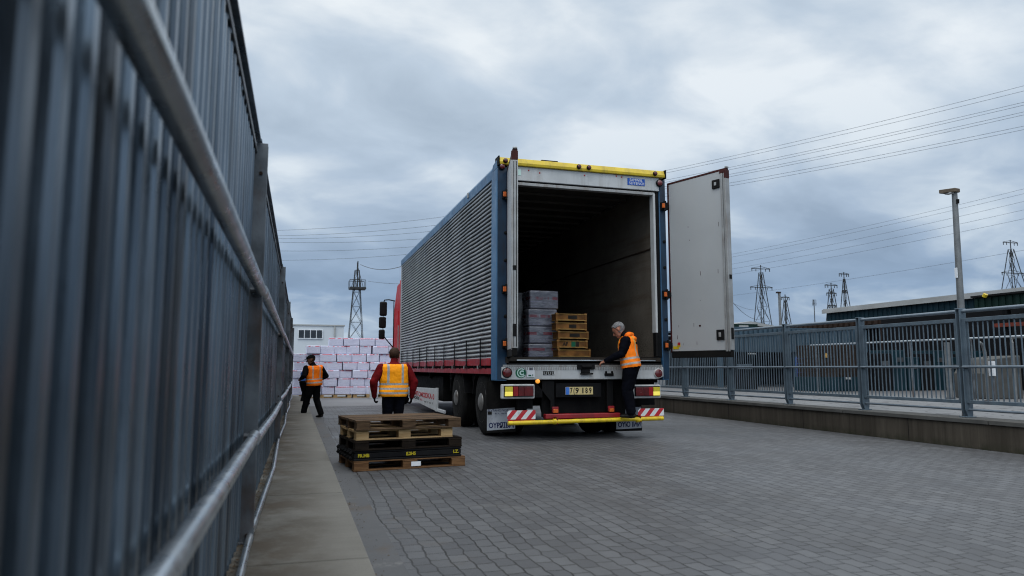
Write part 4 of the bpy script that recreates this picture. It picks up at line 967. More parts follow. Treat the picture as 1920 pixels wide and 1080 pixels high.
    for _ in range(2): bmesh.ops.smooth_vert(bm, verts=bm.verts, factor=.5, use_axis_x=True, use_axis_y=True, use_axis_z=True)
    bm.normal_update(); bm.verts.ensure_lookup_table()
    co = np.array([v.co for v in bm.verts]); best = np.full(len(co), 1e9); kind = np.zeros(len(co), int)
    for i, (kd, a, b, r0, r1) in enumerate(bones):
        a_, d_ = np.array(a), np.array(b)-np.array(a); L2 = max(1e-9, d_ @ d_); tt = np.clip((co-a_) @ d_/L2, 0, 1)
        ds = np.linalg.norm(co-a_-tt[:, None]*d_, axis=1)-(r0+(r1-r0)*tt)
        w = ds < best; best[w] = ds[w]; kind[w] = i
    kn = [bones[i][0] for i in kind]
    kn = ['leg' if k_ == 'torso' and (v.co-P).dot(sp) < 0 else k_ for k_, v in zip(kn, bm.verts)]
    # cloth folds
    seed = V((loc[0]*3.1, loc[1]*1.7, 0))
    for v, kd in zip(bm.verts, kn):
        if kd in ('arm', 'fore', 'leg', 'torso'):
            q = v.co+seed; amp = .007 if kd != 'torso' else .006
            f = mnoise.noise(V((q.x*11, q.y*11, q.z*22)))*.6+mnoise.noise(V((q.x*5, q.y*5, q.z*9+3)))
            v.co += v.normal*(f*amp)
    order = []; mi = {}
    for kd in ('torso', 'arm', 'fore', 'leg', 'boot', 'hand', 'head', 'collar'):
        m = {'hand': glove or skin, 'head': skin}.get(kd, cloth.get(kd, 'cloth_black'))
        if m not in order: order.append(m)
        mi[kd] = order.index(m)
    for f in bm.faces: f.material_index = mi[kn[f.verts[0].index]]; f.smooth = True
    bm.to_mesh(body); 
    for m in order: body.materials.append(MAT[m])
    root = thing('person', label, 'person', (0, 0, 0), group)
    body.name = 'body'; o = bpy.data.objects.new('body', body); COL.objects.link(o); o.parent = root
    def lift(name, test, off, mats, thick=.004, rest=False, sm=2, fold=0):
        b2 = bm.copy(); b2.verts.ensure_lookup_table()
        kill = [f for f in b2.faces if not all(test(v.co, kn[v.index]) for v in f.verts)]
        bmesh.ops.delete(b2, geom=kill, context='FACES')
        for v in b2.verts: v.co += v.normal*off
        for _ in range(sm): bmesh.ops.smooth_vert(b2, verts=b2.verts, factor=.5, use_axis_x=True, use_axis_y=True, use_axis_z=True)
        b2.normal_update()
        if fold:
            for v in b2.verts: v.co += v.normal*(mnoise.noise((v.co+seed)*7)*fold)
        m2 = bpy.data.meshes.new(name); b2.to_mesh(m2); n_ = len(b2.verts)
        if rest:
            at = m2.attributes.new('rest', 'FLOAT_VECTOR', 'POINT'); dat = []
            for v in b2.verts:
                q = v.co-P; h = q.dot(sp); u = q.dot(sh); dat += [u, q.dot(fwd), h]
            at.data.foreach_set('vector', dat)
        b2.free(); m2.materials.append(MAT[mats])
        for p in m2.polygons: p.material_index = 0
        x = bpy.data.objects.new(name, m2); COL.objects.link(x); x.parent = root
        s_ = x.modifiers.new('s', 'SOLIDIFY'); s_.thickness = thick; s_.offset = 1
        return x
    if vest:
        def tv(c, k):
            q = c-P; h = q.dot(sp)
            return (k in ('torso',) and hem < h < SL*.955) or (k == 'collar' and h < SL*.955) or (k == 'leg' and hem < h < .06) or (k == 'arm' and SL*.76 < h < SL*.97 and abs(q.dot(sh)) < .165*bulk)
        lift('vest', tv, .014, vest, .005, True, 6, .009)
    if hair:
        def th(c, k):
            q = (c-Hd)/HS; f, u = q.dot(hd), q.dot(hu)
            return k == 'head' and u > -.06 and (u > .055+max(0, f)*.25 or (f < .02+u*.35 and abs(q.dot(hx)) < .2 and f < .035 and not (abs(q.dot(hx)) > .066 and u < .035)))
        lift('hair', th, .009, hair, .004)
    if cap:
        def tc(c, k):
            q = (c-Hd)/HS; return k == 'head' and q.dot(hu) > .035
        c_ = lift('cap', tc, .014, cap, .006)
        b3 = bmesh.new(); capsule(b3, hp_(.085, .045), hp_(.14, .035), .07, .055, 14, (hu, .12)); m3 = bpy.data.meshes.new('peak'); b3.to_mesh(m3); b3.free(); m3.materials.append(MAT[cap]); x = bpy.data.objects.new('peak', m3); COL.objects.link(x); x.parent = c_
    for s in (-1, 1):
        b3 = bmesh.new(); bmesh.ops.create_uvsphere(b3, u_segments=10, v_segments=6, radius=.011); m3 = bpy.data.meshes.new('eye'); b3.to_mesh(m3); b3.free()
        m3.materials.append(MAT['eye_dark']); x = bpy.data.objects.new('eye', m3); COL.objects.link(x); x.parent = root; x.location = hp_(.082, .008, s*.03)
    bm.free()
    root.location = loc; root.rotation_euler = (0, 0, rot); root.scale = (scale,)*3
    return root, hp_

def stand(**kw):
    d = dict(pelvis=(0,0,.93), neck=(0,-.015,1.455), shoulder_axis=(1,0,0), hip_axis=(1,0,0), head=(0,.03,1.60), head_fwd=(0,1,0), head_up=(0,0,1),
             elbowL=(-.27,-.05,1.13), elbowR=(.27,-.05,1.13), wristL=(-.27,.08,.90), wristR=(.27,.08,.90),
             kneeL=(-.10,.02,.49), kneeR=(.10,.02,.49), ankleL=(-.11,-.01,.10), ankleR=(.11,-.01,.10), toeL=(-.15,1,0), toeR=(.15,1,0))
    d.update(kw); return d
def people():
    # man seen from behind, by the pallets
    person('man in a dark red sweater and amber reflective vest standing behind the pallet stack',
        stand(bulk=1.32, curl=1.1, elbowL=(-.36,-.03,1.12), elbowR=(.36,-.03,1.12), wristL=(-.325,.06,.875), wristR=(.335,.03,.86), head=(.015,.045,1.578), head_fwd=(.25,1,-.15), neck=(0,-.005,1.445)),
        dict(torso='cloth_red', arm='cloth_red', fore='cloth_red', collar='cloth_red', leg='cloth_navy', boot='boot'), (1.275, 9.62, .002), R(4), .748,
        'hair_brown', None, 'vest_amber', glove='cloth_black', hem=-.06)
    # man walking on the kerb
    person('man in a black cap and orange vest walking on the walkway edge',
        stand(bulk=1.30, legs=1.32, pelvis=(0,0,.92), neck=(-.02,.03,1.43), shoulder_axis=(.80,-.60,0), hip_axis=(1,-.2,0), head=(-.045,.10,1.575), head_fwd=(-.35,.9,-.18), elbowL=(-.34,.12,1.13), elbowR=(.31,-.20,1.13), wristL=(-.14,.34,1.06), wristR=(.20,.04,1.0),
              kneeL=(-.10,.15,.51), kneeR=(.11,-.02,.48), ankleL=(-.09,.25,.12), ankleR=(.11,-.17,.075), toeL=(-.15,1,-.02), toeR=(.3,1,-.1), palmL=(.5,.5,-.7)),
        dict(torso='cloth_black', arm='cloth_black', fore='cloth_black', collar='cloth_black', leg='cloth_black', boot='boot'), (.43, 15.62, .022), R(58), .738,
        'hair_brown', 'cloth_black', 'vest_orange', skin='skin_tan', hem=-.06)
    # man stepping up to the trailer floor
    root, hp_ = person('grey-haired man in an orange hooded vest standing on the yellow rear bumper bar',
        stand(bulk=1.22, legs=1.3, pelvis=(0,-.03,.90), neck=(0,.055,1.415), shoulder_axis=(1,.12,0), head=(0,.175,1.525), head_fwd=(0,.86,-.52), head_up=(0,.52,.86), elbowL=(-.26,.08,1.10), elbowR=(.27,.14,1.08), wristL=(-.22,.36,.985), wristR=(.16,.38,1.0),
              kneeL=(-.09,.035,.48), kneeR=(.11,.05,.48), ankleL=(-.085,-.03,.10), ankleR=(.115,-.0,.10), palmL=(.4,0,-1), palmR=(-.4,0,-1), handL=(.05,.9,-.35), curl=.9),
        dict(torso='cloth_navy', arm='cloth_navy', fore='cloth_navy', collar='cloth_black', leg='cloth_navy', boot='boot'), (4.68, 9.60, .300), R(52), .835,
        'hair_grey', None, 'vest_deep_orange', hem=-.04)
    # hood lying on his upper back
    for nm, mt, dz, k in (('hood', 'hood_orange', .0, 1.0), ('hood_lining', 'cloth_black', -.085, 1.14)):
        b = bmesh.new()
        capsule(b, (-.09, -.01, 1.425+dz), (.09, -.01, 1.425+dz), .075*k, .075*k, 18, ((0, .6, .8), .75)); capsule(b, (-.04, -.075, 1.36+dz), (.04, -.075, 1.36+dz), .065*k, .065*k, 14, ((0, .6, .8), .8))
        me = bpy.data.meshes.new('h'); b.to_mesh(me); b.free(); ob = bpy.data.objects.new('h', me); COL.objects.link(ob); md = ob.modifiers.new('r', 'REMESH'); md.mode = 'VOXEL'; md.voxel_size = .009
        m2 = bpy.data.meshes.new_from_object(ob.evaluated_get(bpy.context.evaluated_depsgraph_get())); bpy.data.objects.remove(ob); m2.materials.clear(); m2.materials.append(MAT[mt])
        for p in m2.polygons: p.use_smooth = True; p.material_index = 0
        x = bpy.data.objects.new(nm, m2); COL.objects.link(x); x.parent = root
    # stooping man behind the walker, far yard
    person('man in a dark cap and blue jacket stooping beside the pile of white packs',
        stand(pelvis=(0,-.10,.82), neck=(0,.16,1.22), head=(0,.30,1.31), head_fwd=(0,.8,-.6), head_up=(0,.6,.8), elbowL=(-.25,.28,.98), elbowR=(.25,.28,.98), wristL=(-.18,.45,.85), wristR=(.18,.45,.85), kneeL=(-.10,.10,.45), kneeR=(.1,.08,.45), ankleL=(-.11,-.05,.10), ankleR=(.11,-.1,.1)),
        dict(torso='cloth_blue', arm='cloth_blue', fore='cloth_blue', collar='cloth_black', leg='cloth_black', boot='boot'), (.36, 21.2, .002), R(-25), .74, 'hair_brown', 'cloth_black', None, voxel=.012, skin='skin_tan')
    # two dock workers beyond the railing
    p = atY(1749, 690, 21.5)
    person('distant dock worker in an orange vest beyond the railing', stand(), dict(torso='cloth_navy', arm='cloth_navy', fore='cloth_navy', collar='cloth_navy', leg='cloth_navy', boot='boot'),
        (p.x, 21.5, .347), R(150), .75, 'hair_brown', None, 'vest_orange', voxel=.014, hem=-.06)

# ------------------------------------------------------------------ things beyond the railing and the far yard
def background():
    # white warehouse far left
    w = thing('white_warehouse', 'plain white warehouse with a dark strip window behind the pile of packs', 'warehouse', (1.4, 50, 0))
    B('wall', 'wall_white', w, -6, 3.08, 48, 62, 0, 3.72); B('roof', 'roof_white', w, -6.1, 3.14, 47.94, 62.1, 3.72, 3.80)
    f = MB(); f.box(.22, 1.76, 47.93, 47.995, 2.87, 3.48); fo = f.build('window_frame', 'ink_white', w)
    for i in range(4): x = .27+i*.373; B('window_pane', 'window_glass', fo, x, x+.325, 47.915, 47.928, 2.93, 3.43)
    pip = MB(); pip.tube([(2.5, 47.9, 0), (2.5, 47.9, 3.7)], .05, 8); pip.build('downpipe', 'roof_white', w)
    # lattice towers
    def tower(label, u, vt, vb, depth, bw, tw, arms, kinds=0, wn=0):
        a = atY(u, vt, depth); b = atY(u, vb, depth); h = a.z; k = (a-Vector((0, 0, CH))).dot(_Fv)/FPX
        t = thing('power_pylon' if kinds != 2 else 'platform_mast', label, 'pylon' if kinds != 2 else 'mast', (a.x, depth, 0), 'lattice pylons on the skyline' if kinds == 0 else None)
        m = MB(); zb = .2; bw_ = bw*(.8 if kinds == 0 else 1)*k*(h-zb)/max(.1, h-b.z); tw_ = tw*k; n = 7; th = .72*k
        zs = [zb+(h*.93-zb)*(1-(1-i/n)**1.25) for i in range(n+1)]; W = lambda z: (bw_+(tw_-bw_)*min(1, (z-zb)/(h*.80-zb)))/2
        for sx in (-1, 1):
            for sy in (-1, 1): m.bar((a.x+sx*W(zb), depth+sy*W(zb), zb), (a.x+sx*W(zs[-1]), depth+sy*W(zs[-1]), zs[-1]), th*1.5, th*1.5)
        for i in range(n):
            z0, z1 = zs[i], zs[i+1]; w0, w1 = W(z0), W(z1)
            for sy in (-1, 1):
                m.bar((a.x-w0, depth+sy*w0, z0), (a.x+w1, depth+sy*w1, z1), th*.8, th*.8); m.bar((a.x+w0, depth+sy*w0, z0), (a.x-w1, depth+sy*w1, z1), th*.8, th*.8); m.bar((a.x+sy*w0, depth-w0, z0), (a.x+sy*w1, depth+w1, z1), th*.8, th*.8)
                m.bar((a.x-w1, depth+sy*w1, z1), (a.x+w1, depth+sy*w1, z1), th*.7, th*.7)
        m.bar((a.x, depth, zs[-1]-.5), (a.x, depth, h), th*1.6, th*1.6)
        m.build('lattice_frame', 'pylon_steel', t)
        for (v, hw) in arms:
            z = atY(u, v, depth).z; q = MB(); L = hw*k; q.bar((a.x-L, depth, z), (a.x+L, depth, z), th*2.2, th*1.6); q.bar((a.x-L, depth, z+th), (a.x, depth, z+L*.22), th, th); q.bar((a.x+L, depth, z+th), (a.x, depth, z+L*.22), th, th)
            arm = q.build('crossarm', 'pylon_steel', t); ins = MB()
            for s in (-1, -.55, .55, 1): ins.tube([(a.x+s*L*.96, depth, z), (a.x+s*L*.96, depth, z-5*k)], .7*k, 5)
            ins.build('insulator', 'pylon_steel', arm)
        return t
    tower('wide two-armed lattice pylon just right of the open trailer door', 1426, 497, 610, 110, 27, 5, [(504, 20), (539, 24)])
    tower('small lattice pylon with a bent top beside the thin chimney', 1472, 552, 606, 120, 14, 3, [(558, 9)])
    tower('short lattice pylon with two stacked crossarms at the end of the white roof', 1558, 530, 600, 115, 17, 5, [(535, 14), (550, 11), (573, 8)])
    tower('slim lattice pylon with one narrow crossarm above the white roof', 1582, 510, 570, 135, 13, 2, [(514, 11), (545, 5)])
    tower('large dark lattice pylon at the right edge above the dark shed', 1894, 450, 552, 85, 36, 6, [(455, 18), (512, 27)])
    t = tower('dark lattice mast with a railed platform above the pile of packs', 670, 492, 640, 78, 24, 8, [], 2)
    c = atY(670, 541, 78); k = (c-Vector((0, 0, CH))).dot(_Fv)/FPX
    pf = MB(); pf.box(c.x-15*k, c.x+15*k, 78-.8, 78+.8, c.z-.10, c.z+.10); po = pf.build('platform', 'pylon_steel', t)
    rl = MB(); z1 = atY(670, 526, 78).z
    for x in (-15, -5, 5, 14):
        for y in (-.75, .75): rl.bar((c.x+x*k, 78+y, c.z), (c.x+x*k, 78+y, z1), .05, .05)
    for y in (-.75, .75): rl.bar((c.x-15*k, 78+y, z1), (c.x+14*k, 78+y, z1), .06, .06)
    rl.build('platform_rail', 'pylon_steel', po)
    gy = MB(); zt = atY(670, 500, 78).z
    for x in (-11, 11): gy.bar((c.x, 78, zt), (c.x+x*k, 78, c.z+.1), .05, .05)
    gy.bar((c.x, 78, c.z), (c.x, 78, zt+.6), .11, .11); gy.build('mast_top', 'pylon_steel', t)
    # thin chimney and antenna poles
    a = atY(1461, 550, 100); c_ = thing('thin_chimney', 'thin grey chimney pole with a small rust cap on the skyline', 'chimney', (a.x, 100, .3))
    MB().tube([(a.x, 100, .3), (a.x, 100, a.z)], .22, 10).build('shaft', 'lamp_post', c_, 0, True); B('cap', 'rust', c_, a.x-.5, a.x+.22, 99.8, 100.2, a.z, a.z+.25)
    a = atY(1526, 562, 90); c_ = thing('antenna_pole', 'slim antenna pole with short upright rods on the skyline', 'antenna', (a.x, 90, .3))
    MB().tube([(a.x, 90, .3), (a.x, 90, a.z)], .06, 6).build('pole', 'pylon_steel', c_)
    r_ = MB()
    for i in range(5): r_.tube([(a.x-.28+i*.16, 90, a.z-.9), (a.x-.28+i*.16, 90, a.z+.1*(i % 2))], .025, 5)
    r_.bar((a.x-.35, 90, a.z-.6), (a.x+.42, 90, a.z-.6), .04, .04); r_.build('antenna_rod', 'pylon_steel', c_)
    # overhead lines : separate wires hung across the yard
    def wire(u0, v0, y0, u1, v1, y1, sag, lab, grp, r=.022):
        p0, p1 = atY(u0, v0, y0), atY(u1, v1, y1); pts = []
        for i in range(17):
            s = i/16; p = p0.lerp(p1, s); p.z -= sag*4*s*(1-s); pts.append(p)
        o = MB().tube(pts, r, 5, False).build('power_line', 'wire', None); tag(o, lab, 'power line', grp); return pts
    lr = 'thin power line crossing the upper right sky beside the open door'; gr = 'power lines in the upper right sky'
    for v0, v1 in ((152, 318), (163, 322), (186, 334), (192, 338), (206, 345), (212, 349), (236, 357), (243, 362)):
        wire(2100, v0-38, 52, 1150, v1+22, 96, .5, lr, gr)
    lr = 'thin power line sagging low behind the lamp post'; gr = 'power lines in the lower right sky'
    for v0, v1 in ((343, 480), (353, 485), (368, 498), (386, 506), (405, 515), (470, 552)):
        wire(2100, v0-34, 60, 1290, v1+12, 118, .6, lr, gr, .019)
    lr = 'thin power line in the sky between the metal fence and the trailer'; gr = 'power lines in the left sky'
    for v0, v1 in ((428, 395), (437, 411), (441, 424), (446, 440), (463, 452), (482, 462)):
        wire(440, v0+5, 92, 960, v1-8, 74, .7, lr, gr, .019)
    p = atY(676, 497, 78); wire(676, 496, 78, 800, 476, 60, .9, 'sagging cable running from the platform mast to behind the trailer', 'cables at the platform mast', .035)
    wire(690, 527, 78, 800, 530, 70, .2, 'straight thin cable running from the platform rail to behind the trailer', None, .02)
    wire(1368, 560, 70, 1426, 598, 108, .8, 'cable sagging down to the wide pylon from the open door', 'cables at the wide pylon', .03); wire(1340, 545, 70, 1426, 580, 108, .8, 'cable sagging down to the wide pylon from the open door', 'cables at the wide pylon', .022)

    # blue canopy shed right behind the railing
    s_ = thing('blue_canopy_shed', 'open blue-grey canopy shed with a dark interior behind the railing', 'shed', (17.2, 23, .345))
    m = MB(); x = 14.2
    while x < 20.4: m.box(x, x+.10, 21.98, 22.03, 1.60, 2.42); x += .2
    m.box(14.2, 20.5, 22.031, 22.08, 1.58, 2.46); m.box(14.2, 20.5, 22.082, 26, 2.40, 2.47); m.build('canopy', 'shed_blue', s_)
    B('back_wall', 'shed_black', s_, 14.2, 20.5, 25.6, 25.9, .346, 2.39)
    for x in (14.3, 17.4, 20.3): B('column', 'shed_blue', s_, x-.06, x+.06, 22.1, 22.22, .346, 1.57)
    B('lintel_lamp', 'roof_white', s_, 15.3, 15.6, 21.94, 21.975, 1.50, 1.545); B('lintel_lamp', 'roof_white', s_, 18.7, 19.1, 21.94, 21.975, 1.53, 1.57)
    # rows of posts standing in the dark bay
    # brown crate on a dark container
    s_ = thing('dark_container', 'dark teal steel container under the brown crate behind the railing', 'container', (15.3, 17.6, .345))
    m = MB(); m.box(14.55, 16.0, 17.5, 18.6, .346, .76); m.build('box', 'shed_teal', s_, .01); m = MB()
    for i in range(11): m.box(14.6+i*.13, 14.66+i*.13, 17.478, 17.499, .38, .73)
    m.build('corrugation', 'shed_teal', s_); B('bolt_plate', 'roof_white', s_, 15.45, 15.62, 17.46, 17.477, .69, .75)
    s_ = thing('brown_crate', 'large brown timber crate standing on the dark container behind the railing', 'crate', (15.3, 17.6, .762))
    m = MB()
    for i in range(7): m.box(14.6, 15.98, 17.5, 18.5, .763+i*.134, .763+i*.134+.128)
    m.build('crate_body', 'brown_crate', s_, .006)
    for x in (14.62, 15.25, 15.88): B('batten', 'brown_crate', s_, x, x+.09, 17.47, 17.499, .77, 1.70, bevel=.004)
    B('crate_label', 'crate_edge', s_, 14.78, 14.86, 17.485, 17.499, 1.32, 1.45)
    b = thing('blue_barrel', 'bright blue barrel in the dark bay left of the brown crate', 'barrel', (14.45, 18.6, .345)); p = atY(1501, 690, 19.0)
    b.location = (p.x, 19.0, .345); MB().lathe([(0, .13), (.02, .145), (.5, .14), (.52, .15), (.54, .14), (1.0, .145), (1.02, .13)], (p.x, 19.0, .347), 'z', 20).build('barrel_body', 'barrel_blue', b, 0, True); MB().lathe([(0, .03), (.03, .03)], (p.x+.06, 19.0, 1.368), 'z', 10).build('bung', 'plastic_black', b)
    p = atY(1398, 690, 20.0); b = thing('pale_blue_crate', 'pale blue plastic crate on a dark box behind the left end of the railing', 'crate', (p.x, 20, .9)); B('crate_body', 'fence_tube', b, p.x-.16, p.x+.16, 19.9, 20.2, .985, 1.12, bevel=.01); B('crate_rim', 'fence_tube', b, p.x-.175, p.x+.175, 19.885, 20.215, 1.121, 1.14, bevel=.004)
    b = thing('dark_box', 'dark box under the pale blue crate', 'box', (p.x, 20.1, .345)); B('box_body', 'shed_black', b, p.x-.3, p.x+.3, 19.8, 20.4, .346, .96, bevel=.01); B('box_lid', 'shed_black', b, p.x-.31, p.x+.31, 19.79, 20.41, .961, .984, bevel=.004)
    # long teal warehouse with white roof
    s_ = thing('teal_warehouse', 'long dark teal warehouse with a white roof edge and rust-red lean-to', 'warehouse', (30, 30, .345))
    m = MB(); y = 23
    while y < 35.0: m.box(29.97, 30.0, y, y+.16, 3.3, 4.28); y += .32
    m.box(30.0, 38, 22, 35.2, .346, 4.28); m.build('wall', 'shed_teal', s_)
    m = MB(); m.prism([(29.8, 4.28), (29.8, 4.40), (38.2, 4.9), (38.2, 4.28)], 'y', 21.9, 35.3); m.box(29.74, 29.80, 21.9, 35.3, 4.20, 4.42); m.build('roof_edge', 'roof_white', s_)
    m = MB(); m.prism([(29.75, 4.42), (29.75, 4.46), (37, 5.05), (37, 4.95)], 'y', 22.3, 35.2); m.build('roof', 'roof_white', s_)
    m = MB(); y = 22
    while y < 36: m.box(27.9, 28.0, y, y+.20, 3.22, 3.50); y += .4
    m.prism([(28.0, 3.2), (28.0, 3.46), (29.9, 3.72), (29.9, 3.5)], 'y', 22, 36.2); m.build('lean_to_roof', 'rust', s_)
    B('lean_to_wall', 'shed_black', s_, 29.0, 29.3, 22, 36, .346, 3.3)
    for y in (23, 26, 29, 32, 35): B('lean_to_column', 'rust', s_, 28.0, 28.12, y, y+.12, .346, 3.19)
    B('orange_sheet', 'hood_orange', s_, 27.86, 27.895, 34.6, 36.1, 2.98, 3.16)
    # dark shed right edge
    s_ = thing('dark_green_shed', 'dark corrugated shed with a black interior at the right edge', 'shed', (19, 12, .345))
    m = MB(); y = 6.0
    while y < 15.2: m.box(17.97, 18.0, y, y+.1, 2.58, 2.92); y += .2
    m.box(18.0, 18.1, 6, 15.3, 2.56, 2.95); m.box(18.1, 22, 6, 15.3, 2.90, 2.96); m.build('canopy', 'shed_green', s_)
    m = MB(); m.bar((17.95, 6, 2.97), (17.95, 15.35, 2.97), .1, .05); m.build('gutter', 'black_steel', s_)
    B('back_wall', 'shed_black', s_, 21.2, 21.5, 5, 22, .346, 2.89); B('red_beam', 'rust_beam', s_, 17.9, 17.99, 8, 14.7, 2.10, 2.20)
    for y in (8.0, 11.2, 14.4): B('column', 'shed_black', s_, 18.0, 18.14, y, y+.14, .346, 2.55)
    m = MB(); m.tube([(17.8, 14.85, 2.93), (17.8, 14.8, 3.0)], .06, 8); m.build('yellow_valve', 'trailer_yellow', s_, 0, True)
    # green container and white roofs further back
    s_ = thing('green_container', 'dark green container with a white panel seen beside the open trailer door', 'container', (40.5, 60, .345))
    m = MB(); m.box(38, 43, 60, 63, .346, 5.25); m.build('box', 'shed_green', s_); B('white_panel', 'roof_white', s_, 40.9, 41.9, 59.9, 59.99, 4.6, 5.1)
    for i in range(5): B('rib', 'shed_green', s_, 38.1+i*.55, 38.2+i*.55, 59.93, 59.99, .4, 5.2)
    s_ = thing('white_roofed_shed', 'low shed with a pale roof at the foot of the wide pylon', 'shed', (46, 72, .345)); B('wall', 'shed_black', s_, 48, 53.5, 72, 78, .346, 5.6); m = MB(); m.prism([(47.8, 5.6), (47.8, 6.0), (50.5, 6.4), (53.7, 5.95), (53.7, 5.6)], 'y', 71.8, 78); m.build('roof', 'roof_white', s_)
    s_ = thing('dark_store', 'long low dark store building behind the railing', 'building', (52, 66, .345)); m = MB(); m.box(43.6, 62, 66, 72, .346, 4.9); m.build('wall', 'shed_black', s_)
    m = MB(); m.prism([(43.4, 4.9), (47, 5.5), (50, 5.2), (62.2, 5.25), (62.2, 4.9)], 'y', 65.9, 72.1); m.build('roof', 'shed_black', s_); B('yellow_tank', 'trailer_yellow', s_, 44.2, 45.4, 65.6, 65.89, 4.7, 5.1)
    # pipe rail and standpipes on the quay
    s_ = thing('pipe_handrail', 'thin silver pipe handrail running along the quay behind the railing', 'handrail', (13, 12, .345))
    MB().tube([(13, 5, 1.612), (13, 15.9, 1.612)], .02, 8).build('rail', 'rail_steel', s_, 0, True)
    for i in range(8): y = 5.2+i*1.5; MB().tube([(13, y, .346), (13, y, 1.6)], .016, 8).build('rail_post', 'galvanised_dark', s_, 0, True)
    for u, v0, y, n, lab in ((1775, 642, 12.6, 0, 'white standpipe behind the railing just left of the lamp post'), (1838, 642, 11.3, 1, 'white hooked standpipe behind the railing right of the lamp post'), (1896, 631, 10.5, 2, 'silver hooped pipe behind the railing at the right edge')):
        p = atY(u, v0, y); s_ = thing('standpipe', lab, 'pipe', (p.x, y, .345))
        if n == 0: m = MB().tube([(p.x, y, .346), (p.x, y, p.z)], .06, 12)
        else: m = MB().tube([(p.x, y, .346), (p.x, y, p.z-.12), (p.x+.04, y, p.z-.02), (p.x+.14, y, p.z), (p.x+.30, y, p.z)] if n == 2 else [(p.x+.1, y, .346), (p.x+.1, y, p.z-.2), (p.x+.06, y, p.z-.05), (p.x-.02, y, p.z)], .032, 10)
        m.build('pipe', 'lamp_post', s_, 0, True); MB().lathe([(0, .1), (.03, .1)], (p.x+(.1 if n == 1 else 0), y, .347), 'z', 12).build('flange', 'galvanised_dark', s_); 
        if n == 1: MB().lathe([(0, .075), (.30, .075)], (p.x+.28, y, .86), 'z', 14).build('canister', 'drum_white', s_, 0, True); MB().tube([(p.x+.28, y, .35), (p.x+.28, y, .86)], .02, 8).build('stem', 'galvanised_dark', s_)
    # concrete blocks and dark machinery
    p = atY(1870, 690, 12.2); s_ = thing('concrete_block', 'grey concrete block with a sloped top behind the railing at the right', 'block', (p.x, 12.2, .345)); m = MB(); m.prism([(p.x-.35, .346), (p.x+.7, .346), (p.x+.7, 1.30), (p.x-.1, 1.22), (p.x-.35, .9)], 'y', 12.2, 13); m.build('block_body', 'concrete_pale', s_, .02); m = MB().tube([(p.x, 12.6, 1.24), (p.x, 12.6, 1.36), (p.x+.2, 12.6, 1.36), (p.x+.2, 12.6, 1.25)], .015, 6); m.build('lifting_eye', 'black_steel', s_)
    p = atY(1700, 690, 17.5); s_ = thing('machinery_bank', 'bank of dark upright machine cabinets behind the railing', 'machinery', (p.x, 17.5, .345))
    for i in range(9):
        x = p.x-1.1+i*.52; h = 1.45+.12*math.sin(i*2.1); c = B('cabinet', 'shed_teal' if i % 3 else 'shed_black', s_, x, x+.46, 17.4, 18.3, .346, h, bevel=.01); B('cabinet_vent', 'galvanised_dark', c, x+.1, x+.36, 17.385, 17.399, h-.35, h-.22)

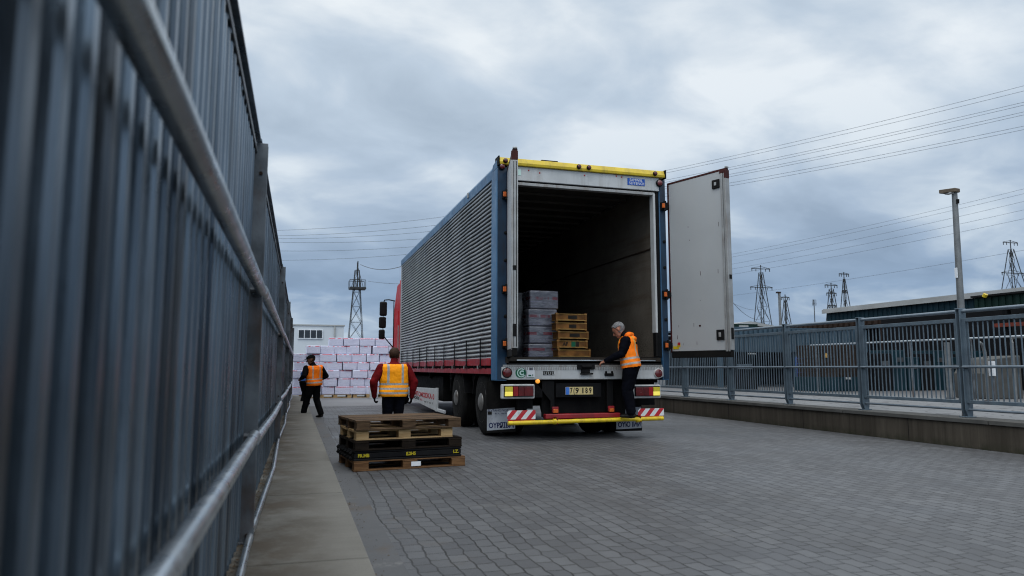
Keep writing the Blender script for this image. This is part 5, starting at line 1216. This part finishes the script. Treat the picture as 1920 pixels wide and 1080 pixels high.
# ------------------------------------------------------------------ light, sky, camera
def sky():
    w = bpy.data.worlds.new('World'); SC.world = w; w.use_nodes = True; t = w.node_tree; n = t.nodes; n.clear()
    class W(NT):
        def __init__(s): s.t = t; s.n = n; s.l = t.links; s._tc = None
    k = W()
    el, az = R(62), R(215)
    st = k.new('ShaderNodeTexSky', sky_type='NISHITA'); st.sun_disc = False; st.sun_elevation = el; st.sun_rotation = az
    b1 = k.new('ShaderNodeBackground'); k.l.new(st.outputs[0], b1.inputs[0]); b1.inputs[1].default_value = .10
    tc = k.new('ShaderNodeTexCoord'); d = k.vmath('NORMALIZE', tc.outputs['Generated']); x, y, z = k.sep(d)
    zc = k.math('MAXIMUM', z, 0.0)
    base = k.ramp(zc, [(0., (.28, .38, .53)), (.10, (.275, .385, .55)), (.20, (.41, .515, .655)), (.32, (.53, .635, .755)), (.48, (.56, .66, .77)), (.62, (1.05, 1.12, 1.2)), (1., (1.5, 1.55, 1.6))])
    inv = k.math('DIVIDE', 1.0, k.math('ADD', zc, .26))
    pl = k.comb(k.math('MULTIPLY', x, inv), k.math('MULTIPLY', y, inv), 0)
    n1 = k.noise(k.mapping(pl, (.85, 1.15, 1), (0, 0, R(-30)), (3.1, 7.7, 0)), 1.5, 7, .50, .35)
    n2 = k.noise(k.mapping(pl, (.9, 1.1, 1), (0, 0, R(-35)), (11.3, 2.2, 0)), 3.6, 7, .52, .4)
    cl = k.math('ADD', k.math('MULTIPLY', k.math('SUBTRACT', k.math('ADD', k.math('MULTIPLY', n1, .62), k.math('MULTIPLY', n2, .38)), .5), 1.75), .515)
    def blob(u, v, su, sv, rot=0):
        c = sight(u, v).normalized(); ax = Vector((0,0,1)).cross(c).normalized()*-1; up = ax.cross(c)*1
        ca, sa = math.cos(rot), math.sin(rot); e1 = ax*ca+up*sa; e2 = up*ca-ax*sa
        a = k.math('DIVIDE', k.math('SUBTRACT', k.vmath('DOT_PRODUCT', d, tuple(e1)), e1.dot(c)), su); b = k.math('DIVIDE', k.math('SUBTRACT', k.vmath('DOT_PRODUCT', d, tuple(e2)), e2.dot(c)), sv)
        r2 = k.math('ADD', k.math('MULTIPLY', a, a), k.math('MULTIPLY', b, b)); front = k.math('GREATER_THAN', k.vmath('DOT_PRODUCT', d, tuple(c)), 0.)
        return k.math('MULTIPLY', k.math('POWER', 2.718, k.math('MULTIPLY', r2, -1.0)), front)
    boost = None
    for (u, v, su, sv, rt, amp) in ((1480, 190, .34, .075, .18, .21), (900, 60, .18, .06, 0, .10), (520, 340, .16, .05, .1, .17), (620, 640, .3, .035, 0, .10), (1180, 270, .2, .04, .2, .12), (760, 200, .34, .07, .0, -.13), (1330, 70, .30, .05, .12, -.12), (1830, 50, .22, .10, 0, -.15), (640, 470, .3, .06, 0, -.08), (1700, 440, .34, .08, .1, -.09), (1560, 330, .2, .05, .1, -.05), (560, 60, .12, .05, 0, -.08), (1720, 210, .10, .06, .3, .10)):
        g = k.math('MULTIPLY', blob(u, v, su, sv, rt), amp); boost = g if boost is None else k.math('ADD', boost, g)
    cl = k.math('ADD', cl, boost)
    lightc = k.ramp(cl, [(.50, 0.), (.60, .35), (.74, 1.)]); darkc = k.ramp(cl, [(.30, 1.), (.50, 0.)])
    col = k.mix(k.math('MULTIPLY', darkc, .50), base, k.mix(1.0, base, (.58, .62, .66), 'MULTIPLY'))
    hi = k.ramp(zc, [(0., (.46, .57, .70)), (.2, (.70, .79, .87)), (.35, (.86, .92, .97)), (.50, (.92, .97, 1.0)), (.65, (1.4, 1.45, 1.5))])
    col = k.mix(k.math('MULTIPLY', lightc, .92), col, hi)
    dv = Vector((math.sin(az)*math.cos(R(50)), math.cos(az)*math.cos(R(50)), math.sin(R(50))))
    glow = k.math('POWER', k.math('MAXIMUM', k.vmath('DOT_PRODUCT', d, tuple(dv)), 0.), 2.2)  # added brightness in unseen sky behind camera, to light vests and lorry rear
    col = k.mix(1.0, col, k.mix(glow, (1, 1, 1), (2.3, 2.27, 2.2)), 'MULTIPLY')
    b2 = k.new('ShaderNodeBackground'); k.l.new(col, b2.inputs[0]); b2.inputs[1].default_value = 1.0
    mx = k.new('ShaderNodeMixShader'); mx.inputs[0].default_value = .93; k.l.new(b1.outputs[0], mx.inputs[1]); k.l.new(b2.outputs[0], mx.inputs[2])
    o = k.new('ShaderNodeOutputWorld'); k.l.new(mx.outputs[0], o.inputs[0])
    sd = bpy.data.lights.new('sun', 'SUN'); sd.energy = .5; sd.angle = R(30); sd.color = (1, .97, .92); so = bpy.data.objects.new('sun', sd); COL.objects.link(so)
    dv = Vector((math.sin(az)*math.cos(el), math.cos(az)*math.cos(el), math.sin(el))); so.rotation_euler = dv.to_track_quat('Z', 'Y').to_euler()
def camera():
    c = bpy.data.cameras.new('camera'); o = bpy.data.objects.new('camera', c); COL.objects.link(o)
    c.sensor_width = 36; c.lens = 36*FPX/1920; c.clip_start = .02; c.clip_end = 3000
    o.location = Vector((0, 0, CH))*S; o.rotation_euler = Matrix((_Rv, _Uv, -_Fv)).transposed().to_euler()
    c.dof.use_dof = True; c.dof.focus_distance = 10.4*S; c.dof.aperture_fstop = 1.9; c.dof.aperture_blades = 0
    SC.camera = o

build_materials(); ground(); metal_fence(); right_side(); lorry(); pallets(); cargo(); people(); background(); sky()
for o in list(bpy.data.objects):
    if o.parent is None and o.type in ('MESH', 'EMPTY'):
        o.location = Vector(o.location)*S; o.scale = Vector(o.scale)*S
camera()
SC.view_settings.view_transform = 'Standard'; SC.view_settings.look = 'None'; SC.view_settings.exposure = 0; SC.view_settings.gamma = 1
SC.render.engine = 'CYCLES'; SC.cycles.use_denoising = True; SC.cycles.max_bounces = 8; SC.cycles.filter_width = 1.1
